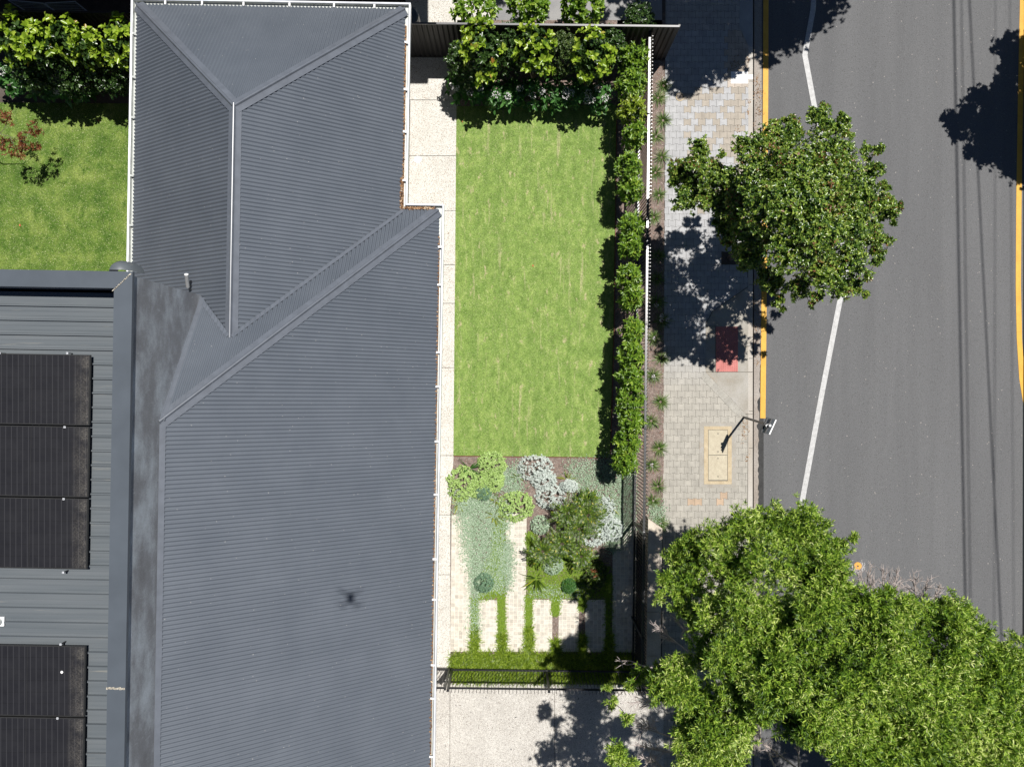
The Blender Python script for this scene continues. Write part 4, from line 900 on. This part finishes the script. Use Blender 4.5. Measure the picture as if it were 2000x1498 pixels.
# --- street trees
def tree(name, label, base, trunk_top, blobs, leafmat, k, L0, W0, dens, r0, group=None, flat=.6, bark='bark', twigs=None, spread=(.4, .95), up=.35, dead=None, lump=None):
    t = thing(name, label, 'tree', tuple(base), group); nodes = [np.array(trunk_top, float)]; rads = [r0*.62]; mb = MB()
    mid = (np.array(base)+np.array(trunk_top))/2+(.05, -.04, 0)
    mb.tube([np.array(base)+(0, 0, -.1), np.array(base)+(0, 0, .15), mid, trunk_top], [r0*1.35, r0, r0*.85, r0*.62], 12)
    mb.build('trunk', M[bark], t); mb = MB()
    order = sorted(blobs, key=lambda b: np.linalg.norm(b[0]-nodes[0])); Cs = []; As = []
    for c, r in order:
        tgt = c-np.array((0, 0, r*flat*.5)); j = min(range(len(nodes)), key=lambda i: np.linalg.norm(nodes[i]-tgt)+.06*np.linalg.norm(nodes[i]-nodes[0])*(i > 0))
        d = np.linalg.norm(tgt-nodes[j]); rb = max(.008, rads[j]*.66); re = max(.006, rb*.5)
        m_ = (nodes[j]+tgt)/2+RNG.normal(0, .06*d, 3)+(0, 0, -.05*d)
        mb.tube([nodes[j], m_, tgt], [rb, (rb+re)/2, re], 7); nodes.append(tgt); rads.append(re*1.25)
        n = max(6, int(dens*(r**2)*RNG.uniform(.8, 1.35)))
        # several sub-clumps per blob so that the crown breaks into sprays with gaps
        m2 = max(10, int(n/5)); sc_c, sc_a = shell(c, (r, r, r*flat), m2, lo=.1)
        idx = RNG.integers(0, m2, n); off = RNG.normal(0, 1, (n, 3))*np.array((1, 1, .7))*(r*.19)
        C = sc_c[idx]+off; A = unit(sc_a[idx]+RNG.normal(0, .35, (n, 3))+np.array([0, 0, up])); Cs.append(C); As.append(A)
        for q in sc_c[RNG.integers(0, m2, min(m2, 7))]:
            mb.tube([tgt, (tgt+q)/2+RNG.normal(0, .03, 3), q], [re*.7, re*.5, .003], 4, cap=False)
    mb.build('branches', M[bark], t)
    C = np.concatenate(Cs); A = np.concatenate(As); lobj('crown', rosettes(C, A, k, L0, W0, spread), leafmat, t)
    if dead is not None:
        mb = MB()
        for (x0, y0, z0), (x1, y1, z1), n in dead:
            q0, q1 = P(x0, y0, z0), P(x1, y1, z1); ln = np.linalg.norm(q1-q0); dr = (q1-q0)/ln
            mb.tube([q0-dr*.4, q0, (q0+q1)/2+RNG.normal(0, .03, 3), q1], [.022, .016, .009, .003], 5)
            for _ in range(n):
                s_ = RNG.uniform(.05, .85); a_ = q0+(q1-q0)*s_; dd_ = unit(dr+RNG.normal(0, .5, 3)*(1, 1, .5)); l2 = ln*RNG.uniform(.25, .6)*(1.2-s_)
                m_ = a_+dd_*l2*.5+RNG.normal(0, .02, 3); e_ = a_+dd_*l2+RNG.normal(0, .04, 3); mb.tube([a_, m_, e_], [.009, .0065, .003], 4, cap=False)
                for _ in range(2):
                    e2 = m_+unit(dd_+RNG.normal(0, .6, 3))*l2*.4; mb.tube([m_, e2], [.006, .0028], 4, cap=False)
        mb.build('bare_twigs', M['twig'], t)
    return t
def blob(px, py, r, z): return (P(px, py, z), r*(H-z)/F)
T1 = [(1600,374,40,3.4),(1560,425,40,3.3),(1520,385,36,3.4),(1625,440,38,3.4),(1560,335,36,3.4),(1645,395,34,3.3),(1500,320,26,3.4),(1590,480,34,3.2),(1350,350,22,3.0),(1362,372,20,2.9),(1410,345,22,3.4),(1758,400,7,3.9),(1745,435,8,3.9),(1722,360,8,4.0),(1690,575,7,3.7),(1530,606,7,3.6),(1605,210,10,4.0),(1652,255,8,3.9),(1690,310,9,4.0),(1330,332,24,3.0),(1372,292,24,3.3),(1364,322,24,3.4),(1318,352,16,2.9),(1340,388,26,3.2),(1388,350,28,3.6),(1418,372,28,3.7),(1380,388,26,3.5),(1440,415,30,3.8),(1412,300,10,3.2),(1398,325,16,3.4),
      (1460,295,30,4.2),(1500,270,30,4.3),(1545,255,28,4.4),(1600,235,22,4.1),(1625,250,20,4.0),(1480,345,42,4.7),(1540,320,46,5.0),(1600,300,42,4.9),(1645,300,28,4.3),(1640,345,40,5.0),(1685,370,30,4.3),(1712,400,26,4.1),
      (1600,385,48,5.4),(1540,400,50,5.4),(1490,415,44,4.9),(1460,460,30,4.2),(1470,500,28,4.0),(1500,545,26,3.9),(1540,490,48,5.1),(1600,460,50,5.4),(1655,430,42,5.0),(1700,455,30,4.2),(1660,500,38,4.5),(1610,530,38,4.5),(1560,560,26,4.0),(1520,588,14,3.7),(1640,560,24,4.0),(1670,565,12,3.8),(1430,358,30,3.9),(1450,388,30,4.0),(1410,402,24,3.6),(1404,436,16,3.3),(1428,462,26,3.2),(1452,505,22,3.3),(1440,440,26,3.5),(1485,465,30,3.4),(1700,335,16,4.0),(1740,395,10,4.0),(1735,470,12,3.9),(1725,418,14,4.0),(1715,490,14,4.0),(1595,575,14,3.8)]
for _ in range(46):      # ragged outer sprigs
    a = random.uniform(-2.4, 2.2); rr_ = random.uniform(.9, 1.1)
    T1.append((1585+152*rr_*math.cos(a), 408+178*rr_*math.sin(a)*(1 if math.sin(a) < 0 else .97), random.uniform(4, 12), random.uniform(3.7, 4.4)))
tree('street_tree', 'leafy dark green street tree growing from the footpath and overhanging the road, seen whole', P(1426, 504, -.02), P(1470, 468, 2.3), [blob(*b) for b in T1], G['pear'], 7, .064, .034, 2200, .075, 'street trees of the same kind', spread=(.5, 1.05))
T2 = [(1335,1085,40),(1372,1050,34),(1400,1075,44),(1452,1030,40),(1500,1010,34),(1530,1035,44),(1580,1045,44),(1610,1080,46),(1640,1062,18),(1665,1050,12),(1350,1140,44),(1300,1130,20),(1430,1110,54),(1490,1095,54),(1560,1120,50),(1610,1130,34),(1325,1172,26),(1288,1165,14),
      (1395,1200,46),(1460,1190,56),(1530,1190,58),(1595,1195,50),(1650,1190,44),(1705,1185,42),(1728,1160,18),(1760,1195,42),(1810,1200,36),(1850,1175,20),(1868,1200,34),(1898,1190,12),(1880,1240,34),
      (1380,1262,44),(1322,1295,30),(1278,1310,28),(1248,1322,20),(1425,1290,50),(1480,1270,58),(1545,1275,58),(1610,1265,58),(1680,1255,56),(1745,1260,56),(1810,1270,50),(1865,1295,38),(1905,1325,26),(1945,1270,26),(1985,1265,34),(1960,1310,36),(2010,1310,40),
      (1290,1345,30),(1335,1350,44),(1390,1370,50),(1450,1350,50),(1510,1350,56),(1575,1345,56),(1640,1340,58),(1705,1335,58),(1770,1340,56),(1835,1350,54),(1895,1375,44),(1950,1370,50),(2010,1370,50),
      (1345,1420,38),(1395,1435,46),(1440,1410,36),(1340,1470,36),(1400,1490,50),(1560,1410,46),(1620,1410,56),(1685,1410,58),(1750,1410,58),(1815,1415,58),(1880,1430,56),(1945,1440,56),(2010,1440,56),
      (1195,1372,13),(1225,1400,14),(1232,1340,12),(1198,1470,26),(1225,1495,22),(1185,1338,10),
      (1660,1475,50),(1730,1480,56),(1800,1485,56),(1870,1490,56),(1940,1500,56),(2010,1500,56),(1380,1550,54),(1450,1560,40),(1520,1560,40),(1310,1560,50),(1240,1555,46),(1190,1570,34),(1600,1560,50),(1680,1560,60),(1760,1560,60),(1840,1570,60),(1920,1570,60),(2000,1570,60),
      (1260,1630,50),(1350,1640,60),(1450,1640,60),(1550,1640,60),(1650,1640,60),(1750,1640,60),(1850,1640,60),(1950,1640,60),(2060,1560,60),(2070,1440,60),(2070,1340,50),(2080,1640,60),(1500,1710,60),(1620,1710,60),(1740,1710,60),(1860,1700,60)]
OUT2 = [(1300,1075),(1345,1030),(1410,1010),(1470,990),(1530,1000),(1590,1022),(1650,1055),(1640,1110),(1660,1150),(1720,1160),(1780,1180),(1850,1175),(1900,1200),(1905,1250),(1930,1290),(2060,1250),(2100,1650),(1560,1650),(1570,1440),(1500,1400),(1420,1520),(1330,1500),(1320,1420),(1290,1360),(1270,1320),(1340,1270),(1350,1210),(1310,1150)]
T2 += [(1640,1150,34),(1665,1180,36),(1600,1165,40),(1700,1205,36),(1625,1110,34),(1585,1090,40),(1555,1060,34)]
_k = 0
while _k < 90:
    x, y = random.uniform(1290, 2100), random.uniform(990, 1650)
    if inside(OUT2, x, y): T2.append((x, y, random.uniform(26, 44))); _k += 1
b2 = []
for x, y, r in T2:
    dn = math.hypot((x-1640)/480, (y-1380)/420); z = 4.6+3.0*max(0, 1-dn**1.6)+random.uniform(-.38, .38); b2.append(blob(x, y, r*.97, z))
DEAD = [((1330,1262,4.6),(1268,1215,4.9),16), ((1345,1240,4.6),(1310,1195,4.9),12), ((1300,1435,4.6),(1222,1400,4.9),18), ((1320,1470,4.6),(1232,1452,4.9),22), ((1300,1500,4.5),(1245,1475,4.8),18), ((1290,1365,4.6),(1215,1372,4.9),12), ((1255,1300,4.5),(1205,1290,4.8),8),
        ((1690,1170,5.0),(1672,1100,5.3),16), ((1700,1170,5.0),(1700,1095,5.3),16), ((1735,1175,5.0),(1722,1100,5.3),18), ((1750,1175,5.0),(1755,1105,5.3),18), ((1790,1180,5.0),(1782,1110,5.3),20), ((1800,1180,5.0),(1812,1125,5.3),18), ((1820,1180,5.0),(1838,1140,5.3),16), ((1640,1150,5.0),(1655,1108,5.3),12), ((1500,1470,4.6),(1475,1420,4.8),14), ((1530,1480,4.6),(1490,1450,4.8),14), ((1560,1480,4.6),(1560,1440,4.8),10)]
tree('large_street_tree', 'very large bright green narrow-leaved tree filling the lower right over footpath and road', P(1440, 1235, -.02), P(1500, 1290, 2.9), b2, G['gum'], 13, .092, .0155, 1500, .15, flat=.62, spread=(.15, .75), up=.5, dead=DEAD)
# the tree whose crown is beyond the top edge and shades footpath and road
b3 = []
for x, y, r, z in ((1360,60,60,4.8),(1430,110,40,4.8),(1330,140,44,4.6),(1470,40,60,4.9),(1540,60,44,4.8),(1400,40,60,4.9),(1310,40,50,4.9),(1520,20,50,5),(1590,30,40,4.9),(1380,120,50,4.9),(1300,100,30,4.8),(1345,135,44,5.2),(1400,95,55,5.6),(1445,60,55,5.8),(1330,60,60,5.8),(1390,10,60,6.2),(1500,55,50,5.6),(1480,5,60,6.2),(1555,35,46,5.4),(1600,10,44,5.2),(1635,-20,40,5.0),(1560,-40,60,6.0),(1310,0,50,5.8),(1330,100,40,5.2),(1400,-60,70,6.6),(1490,-80,70,6.6),(1600,-90,60,6.0),(1310,-80,60,6.0),(1255,-30,34,5.4),(1210,-10,24,5.2),(1130,-20,30,5.2),(1230,30,26,5.2),(1170,30,22,5.0),(1050,10,24,5.0),(985,-10,26,5.0),(1265,60,22,5.0),(1500,110,20,5.0),(1345,165,26,5.0),(1290,-10,34,5.2),(1180,-60,50,5.6),(1090,-60,44,5.4),(1000,-60,40,5.2),(1425,130,26,5.0)):
    q = SP(x, y, z); b3.append((q, r*H/F))
bb = P(1440, -330, 0); tree('street_tree', 'street tree beyond the top edge, its shadow on footpath and parking bay', bb, (bb[0]+.1, bb[1]+.1, 2.8), b3, G['pear'], 7, .10, .058, 620, .13, 'street trees of the same kind', spread=(.5, 1.05))
b4 = []
for x, y, r, z in ((1990,300,44,3.7),(1950,270,44,3.8),(1920,240,36,3.7),(1885,220,26,3.5),(1862,235,14,3.4),(1875,255,18,3.4),(1965,225,44,4.0),(2000,240,50,4.2),(1985,180,34,3.8),(1960,170,24,3.7),(1925,190,30,3.6),(1975,130,22,3.6),(1968,90,22,3.5),(1980,65,12,3.4),(1990,110,24,3.6),(2040,250,60,4.6),(2050,160,60,4.6),(2060,330,50,4.2),(2010,320,36,3.8),(1985,335,16,3.6),(1850,225,8,3.3),(2020,90,40,4.2),(2100,200,60,4.8),(1900,290,16,3.5),(1925,300,18,3.5)):
    b4.append((SP(x, y, z), r*H/F))
bb = P(2110, 200, 0); tree('street_tree', 'street tree beyond the right edge, its crisp shadow on the far lane', bb, (bb[0], bb[1], 2.2), b4, G['pear'], 7, .09, .055, 1250, .11, 'street trees of the same kind', spread=(.5, 1.05))

# --- strappy tufts in the verge
def tuft(name, label, cat, px, py, rpx, h, n, wd, mat, group=None, flowers=0, droop=.9, z0=0):
    c = P(px, py, z0); t = thing(name, label, cat, tuple(c), group); r = rpx*H/F
    a = RNG.uniform(0, 6.28, n); lean = RNG.uniform(.1, 1.25, n); Ls = np.full(n, math.hypot(r, h)*.95)*RNG.uniform(.6, 1.1, n)
    A = np.stack([np.cos(a)*np.sin(lean), np.sin(a)*np.sin(lean), np.cos(lean)], 1); Pn = np.tile(c, (n, 1))+np.stack([np.cos(a), np.sin(a), a*0], 1)*.03
    lobj('leaves', blades(Pn, A, Ls, np.full(n, wd)*RNG.uniform(.7, 1.2, n), droop), mat, t)
    for _ in range(flowers):
        q = c+np.array((RNG.uniform(-r, r)*.7, RNG.uniform(-r, r)*.7, h*1.25)); MB().tube([c, (c+q)/2+(0, 0, .05), q], .004, 5).build('flower_stalk', M['stem'], t)
        m_ = 22; lobj('flower_head', leaves(q+rv(m_)*.045, rv(m_), rv(m_), np.full(m_, .03), np.full(m_, .02)), G['flower'], t)
    return t
TL = [(1296, 168, 18, 2, 'tuft with white flowers in the tree shade at the top of the verge'), (1285, 192, 20, 0, 'bright green tuft at the top of the sunlit verge'), (1295, 236, 20, 0, 'round tuft next to the small round footpath cover'), (1281, 268, 14, 0, 'small tuft below the fence post near the top'), (1292, 308, 16, 0, 'tuft touching the tip of the street tree crown'), (1280, 338, 15, 0, 'pale tuft halfway between two darker ones'), (1287, 382, 17, 0, 'tuft beside the lower left arm of the street tree'), (1277, 425, 12, 0, 'thin tuft close to the fence above the tree shadow'),
      (1285, 500, 16, 0, 'shaded tuft in the upper part of the tree shadow'), (1283, 545, 16, 0, 'shaded tuft in the middle of the tree shadow'), (1282, 590, 17, 1, 'shaded tuft with one white flower in the tree shadow'), (1293, 627, 15, 3, 'tuft with white flowers at the footpath edge in the shadow'), (1277, 660, 20, 1, 'large bright tuft by the fence level with the tactile pad'), (1291, 700, 13, 0, 'small tuft at the footpath edge below the tactile pad'), (1275, 735, 21, 2, 'large bright tuft with white flowers by the fence'), (1290, 785, 14, 0, 'small round tuft at the footpath edge above the service pit'), (1272, 822, 17, 0, 'bright tuft by the fence level with the service pit top'),
      (1287, 876, 12, 0, 'small dark tuft level with the middle of the service pit'), (1273, 908, 15, 1, 'bright tuft by the fence level with the lower pit lid'), (1285, 950, 15, 0, 'dark tuft at the footpath edge below the service pit'), (1276, 978, 17, 0, 'bright green tuft at the lower end of the verge'), (1290, 1022, 14, 0, 'bright tuft against the end of the stone wall')]
for px, py, r, fl, l_ in TL:
    tuft('strappy_tuft', l_, 'plant', px, py, r*RNG.uniform(.6, .85), RNG.uniform(.15, .26), int(RNG.uniform(110, 190)), .009, G['strap'], 'strappy tufts in the mulch verge', fl)

# --- garden bed
def scatter(region, n, thick=0):
    """random pixels inside a polygon"""
    xs = [p[0] for p in region]; ys = [p[1] for p in region]; out = []
    while len(out) < n:
        x, y = random.uniform(min(xs), max(xs)), random.uniform(min(ys), max(ys))
        if inside(region, x, y): out.append((x, y))
    return out
def cover(name, label, regions, n, L0, W0, mat, h=.05, k=4, fade=0):
    pts = []
    tot = sum(w_ for _, w_ in regions)
    for reg, w_ in regions: pts += scatter(reg, int(n*w_/tot))
    C = np.array([P(x+RNG.normal(0, 3+fade), y+RNG.normal(0, 3+fade), random.uniform(.012, h)) for x, y in pts]); A = unit(rv(len(C))*.6+[0, 0, 1])
    o = lobj(name, rosettes(C, A, k, L0, W0, (.5, 1.0)), mat); tag(o, label, 'ground cover', kind='stuff'); return o
cover('silver_groundcover', 'fine grey-green creeping ground cover spreading over the setts', [([(890, 985), (960, 968), (1000, 990), (985, 1050), (996, 1100), (985, 1150), (930, 1160), (912, 1100), (900, 1040)], 5), ([(885, 960), (930, 960), (950, 990), (900, 1000)], .6), ([(923, 1120), (931, 1120), (932, 1240), (922, 1240)], .5), ([(1105, 905), (1190, 895), (1240, 925), (1240, 1035), (1205, 1060), (1190, 1070), (1120, 960)], 2.9), ([(965, 925), (1015, 905), (1020, 960), (985, 965)], .7), ([(984, 1060), (998, 1060), (996, 1150), (984, 1150)], .6), ([(1190, 1000), (1216, 1000), (1216, 1060), (1190, 1080)], .6), ([(1035, 1150), (1140, 1150), (1140, 1166), (1035, 1166)], .25), ([(1268, 985), (1296, 985), (1294, 1025), (1270, 1015)], .25)], 30000, .018, .015, G['dich'], .06, 4, fade=4)
cover('lime_groundcover', 'bright lime green creeping ground cover between the setts', [([(965, 1010), (984, 1010), (986, 1165), (935, 1170), (945, 1110), (962, 1080)], 3), ([(1030, 1060), (1050, 1050), (1080, 1090), (1145, 1080), (1192, 1110), (1192, 1168), (1030, 1168)], 4.5), ([(974, 1165), (986, 1165), (986, 1262), (974, 1262)], .9), ([(1028, 1165), (1038, 1165), (1038, 1262), (1028, 1262)], .9), ([(922, 1165), (932, 1165), (932, 1262), (921, 1262)], .5), ([(1080, 1165), (1090, 1165), (1090, 1200), (1080, 1200)], .5), ([(1132, 1165), (1142, 1165), (1142, 1190), (1132, 1190)], .4), ([(1184, 1120), (1194, 1120), (1194, 1262), (1184, 1262)], .6), ([(1030, 1040), (1042, 1040), (1045, 1065), (1030, 1065)], .3)], 27000, .02, .013, G['lime'], .04, 4)
def mound(name, label, cat, px, py, r, h, n, k, L0, W0, mat, group=None, ry=None, spread=(.3, .9), up=.55, lo=.8):
    c = P(px, py, h*.6); c[2] = .02; s_ = H/F; t = thing(name, label, cat, (c[0], c[1], 0), group)
    d = rv(n); d[:, 2] = abs(d[:, 2]); C = c+d*np.array((r*s_, (ry or r)*s_, h))*RNG.uniform(lo, 1, (n, 1)); A = unit(d*(1-up)+[0, 0, up])
    lobj('foliage', rosettes(C, A, k, L0, W0, spread), mat, t); stems(c, r*s_*.6, h*.8, t, 4, .008); return t
SG = 'pale green succulent mounds'
for px, py, r, ry, l_ in ((902, 945, 32, 36, 'pale green succulent mound spilling over the aggregate path'), (938, 950, 26, 28, 'pale green succulent mound between the two taller ones'), (960, 908, 30, 26, 'pale green succulent mound touching the lawn edge'), (963, 938, 22, 24, 'small pale green succulent mound below the one at the lawn edge'), (1008, 990, 36, 30, 'pale green succulent mound above the middle sett strip')):
    mound('succulent', l_, 'succulent', px, py, r, .28, 260, 7, .058, .024, G['succ'], SG, ry)
WG = 'silvery white leafy mounds'
for px, py, r, ry, l_ in ((1045, 915, 36, 28, 'silvery white mound at the lawn edge'), (1062, 938, 26, 22, 'silvery white mound just below the one at the lawn edge'), (1075, 970, 30, 26, 'silvery white mound left of the large fern plant'), (1112, 950, 18, 12, 'narrow silvery white mound above the large fern plant'), (1180, 998, 24, 28, 'silvery white mound right of the large fern plant'), (1198, 1035, 22, 24, 'silvery white mound nearest the street fence'), (1160, 1050, 26, 20, 'silvery white mound below right of the large fern plant')):
    mound('silver_plant', l_, 'plant', px, py, r, .3, 220, 7, .05, .017, G['silver'], WG, ry)
def fern(name, label, px, py, rpx, h, nf, mat, group=None, lf=.06, lw=.012, npair=16, z0=0):
    c = P(px, py, h*.5); c[2] = z0; t = thing(name, label, 'fern plant', tuple(c), group); r = rpx*(H-h)/F; Ps = []; Ds = []; Ns = []; Ls = []; mb = MB()
    MB().tube([c, c+(0, 0, h*.55)], [.045, .035], 8).build('trunk', M['bark'], t)
    for i in range(nf):
        a = i*2.399+RNG.uniform(-.2, .2); ln = r*RNG.uniform(.55, 1.08); el = RNG.uniform(.2, .75); pr = None; pts = []
        for s_ in np.linspace(0, 1, npair):
            q = c+np.array((math.cos(a)*ln*s_, math.sin(a)*ln*s_, h*.55+h*.5*math.sin(s_*2.0)*el-.12*s_*s_)); pts.append(q)
            if s_ > .12:
                dr = unit(q-pr); sd_ = np.cross(dr, (0, 0, 1.0))
                for sg in (-1, 1): Ps.append(q); Ds.append(sd_*sg+dr*.55+RNG.normal(0, .1, 3)); Ns.append(np.array((0, 0, 1.0))+sd_*sg*.3); Ls.append(lf*(1-.65*abs(s_-.45)))
            pr = q
        mb.tube([pts[0], pts[5], pts[10], pts[-1]], [.006, .005, .004, .002], 4, cap=False)
    mb.build('frond_stems', M['stem'], t); n = len(Ps)
    lobj('fronds', leaves(np.array(Ps), np.array(Ds), np.array(Ns), np.array(Ls), np.full(n, lw)*RNG.uniform(.8, 1.2, n), .1, .1), mat, t); return t
FG = 'large glossy ferns in the middle of the garden bed'
for px, py, r, h, l_ in ((1108, 1000, 46, 1.1, 'large olive green fern at the top left of the fern group'), (1148, 1005, 40, 1.15, 'large olive green fern at the right of the fern group'), (1130, 1030, 42, 1.0, 'large olive green fern in the middle of the fern group'), (1098, 1060, 40, .95, 'large fern at the bottom of the fern group'), (1060, 1075, 36, .9, 'fern reaching over the middle sett strip'), (1135, 1085, 32, .8, 'fern at the lower right over the lime ground cover'), (1150, 975, 26, .9, 'small fern pointing towards the street fence')):
    fern('garden_fern', l_, px, py, r, h, 26, G['cycad'], FG, .085, .02)
ros = [(917, 916, 24, .3, 26, .03, G['vib'], 'dark green spiky rosette in the corner by the path and lawn'), (897, 985, 17, .2, 16, .022, G['agave'], 'olive rosette beside the aggregate path'), (968, 975, 16, .2, 18, .022, G['agave'], 'olive rosette left of the pale mound above the middle setts'), (966, 1008, 17, .22, 16, .024, G['agave'], 'olive rosette at the top of the lime ground cover'), (1010, 932, 13, .2, 14, .02, G['agave'], 'small yellow-green rosette left of the silvery mound'), (1106, 936, 14, .22, 18, .024, G['agave'], 'bronze-green rosette right of the silvery mound'),
       (1048, 1130, 26, .3, 26, .03, G['cycad'], 'large pointed rosette at the lower left of the fern group'), (1190, 985, 18, .25, 10, .024, G['agave'], 'yellow-green spiky plant pointing at the street fence'), (1143, 1100, 13, .2, 14, .02, G['agave'], 'small yellow-green rosette in the lime ground cover')]
for px, py, r, h, n, wd, mt, l_ in ros: tuft('spiky_rosette', l_, 'rosette plant', px, py, r, h, n, wd, mt, 'spiky rosettes in the garden bed', droop=.35)
for px, py, r, mt, l_ in ((945, 1140, 20, 'blue', 'round blue-green ball plant at the lower end of the grey ground cover'), (1055, 1027, 19, 'dich', 'round silver-green ball plant in the dark mulch'), (1080, 1104, 21, 'dich', 'round silver-green ball plant below the ferns'), (1112, 1146, 15, 'vib', 'small dark green ball plant above the sett strips'), (944, 962, 17, 'blue', 'small blue-green ball plant between the succulent mounds')):
    mound('ball_plant', l_, 'plant', px, py, r, .32, 420, 6, .028, .014, G[mt], 'round ball plants in the garden bed', lo=.85)
mound('orange_shrub', 'small shrub with orange tips in the shade near the street fence', 'shrub', 1162, 1125, 26, .5, 130, 7, .06, .025, G['fine'], ry=30)
mound('orange_shrub', 'orange-leaved plant at the top of the shaded shrub', 'shrub', 1160, 1122, 8, .62, 26, 6, .05, .02, G['red'])
# mondo grass hedge strip: continuous, uncountable
reg = [(880, 1276), (1236, 1276), (1236, 1330), (884, 1330)]; pts = scatter(reg, 2300)
for x0, x1, y0 in ((922, 932, 1225), (975, 986, 1240), (1028, 1039, 1225), (1081, 1090, 1250), (1133, 1142, 1240), (1185, 1194, 1240)): pts += scatter([(x0, y0), (x1, y0), (x1+1, 1278), (x0-1, 1278)], 90)
n = len(pts)*7; C = np.repeat(np.array([P(x, y, .0) for x, y in pts]), 7, axis=0)+RNG.normal(0, .012, (n, 3))*(1, 1, 0); a = RNG.uniform(0, 6.28, n); le = RNG.uniform(.1, 1.1, n)
A = np.stack([np.cos(a)*np.sin(le), np.sin(a)*np.sin(le), np.cos(le)], 1)
o = lobj('mondo_grass', blades(C, A, RNG.uniform(.10, .24, n), np.full(n, .011), .6), G['mondo']); tag(o, 'spiky bright green grass strip along the driveway fence', 'ornamental grass', kind='stuff')
# rust-coloured tips in the grass strip
# lawn blades: short tufts over both lawns so the turf has a real pile
def turf(name, reg, n, mat, L_=(.02, .045)):
    xs = np.array(scatter(reg, n)); C = np.stack([(xs[:, 0]-1000)*H/F, (749-xs[:, 1])*H/F, np.full(n, .010)], 1)
    a = RNG.uniform(0, 6.28, n); le = RNG.uniform(.3, 1.3, n); A = np.stack([np.cos(a)*np.sin(le), np.sin(a)*np.sin(le), np.cos(le)], 1)
    Ls = RNG.uniform(*L_, n); Sd = np.stack([-np.sin(a), np.cos(a), a*0], 1)*.004
    V = np.stack([C-Sd, C+Sd, C+A*Ls[:, None]], 1).reshape(-1, 3); Fq = np.arange(n*3).reshape(-1, 3)
    tag(obj(name, V, Fq, mat), 'short turf blades covering the '+name.split('_')[0]+' lawn', 'grass', kind='stuff')
turf('front_turf', [(893, 212), (1203, 208), (1200, 420), (1197, 640), (1190, 891), (887, 888)], 60000, G['blade'])
turf('back_turf', [(-60, 198), (255, 203), (250, 530), (-60, 530)], 26000, G['blade'])
# fallen leaves
FL = [(1041, 519, .06, 'orange fallen leaf in the middle of the front lawn'), (903, 238, .05, 'orange fallen leaf at the top left corner of the front lawn'), (192, 236, .06, 'orange fallen leaf on the back lawn below the hedge'), (39, 440, .07, 'brown fallen leaf lying left on the back lawn'), (57, 189, .06, 'orange fallen leaf at the hedge edge of the back lawn'), (141, 195, .06, 'brown fallen leaf at the hedge edge of the back lawn'), (968, 205, .06, 'yellow fallen leaf at the bed edge of the front lawn'), (986, 203, .06, 'red fallen leaf at the bed edge of the front lawn')]
for px, py, s_, l_ in FL:
    c = P(px, py, .03); a = random.uniform(0, 6.28); d = np.array([[math.cos(a), math.sin(a), .1]]); vf = leaves(c[None]-d*s_*.5, d, np.array([[0, 0, 1.0]]), np.array([s_]), np.array([s_*.6]), .15, .1)
    tag(lobj('fallen_leaf', vf, M['fallen'] if 'fallen' in M else M.setdefault('fallen', plain('orange_leaf', L(.5, .13, .05), rough=.7)), loc=tuple(c)), l_, 'leaf', 'fallen leaves on the lawns')
# dry leaf litter along the kerb
pts = []
for x, y, r, n in ((1481, 182, 9, 60), (1484, 218, 8, 40), (1478, 160, 6, 20), (1441, 125, 12, 40), (1430, 130, 8, 25), (1476, 640, 8, 30), (1479, 700, 8, 25), (1456, 830, 9, 50), (1452, 850, 7, 30), (1480, 600, 10, 30), (1462, 118, 3, 14), (1462, 200, 3, 12), (1461, 220, 3, 14), (1459, 893, 4, 14), (1440, 255, 8, 12), (1474, 250, 8, 20)):
    for _ in range(n): pts.append(P(x+RNG.normal(0, r*.5), y+RNG.normal(0, r), .0 if x < 1471 else -.085)+(0, 0, .006))
pts = np.array(pts); n = len(pts)
d = rv(n)*(1, 1, .15); tag(lobj('kerb_leaf_litter', leaves(pts, d, np.tile([0, 0, 1.0], (n, 1)), RNG.uniform(.02, .05, n), RNG.uniform(.01, .022, n), .1, .1), leafm('kerb_litter', [(0, L(.12, .07, .04)), (.6, L(.3, .17, .09)), (1, L(.5, .34, .2))], rough=.8, tr=.05)), 'dry brown leaves scattered along the kerb and footpath', 'leaf litter', kind='stuff')
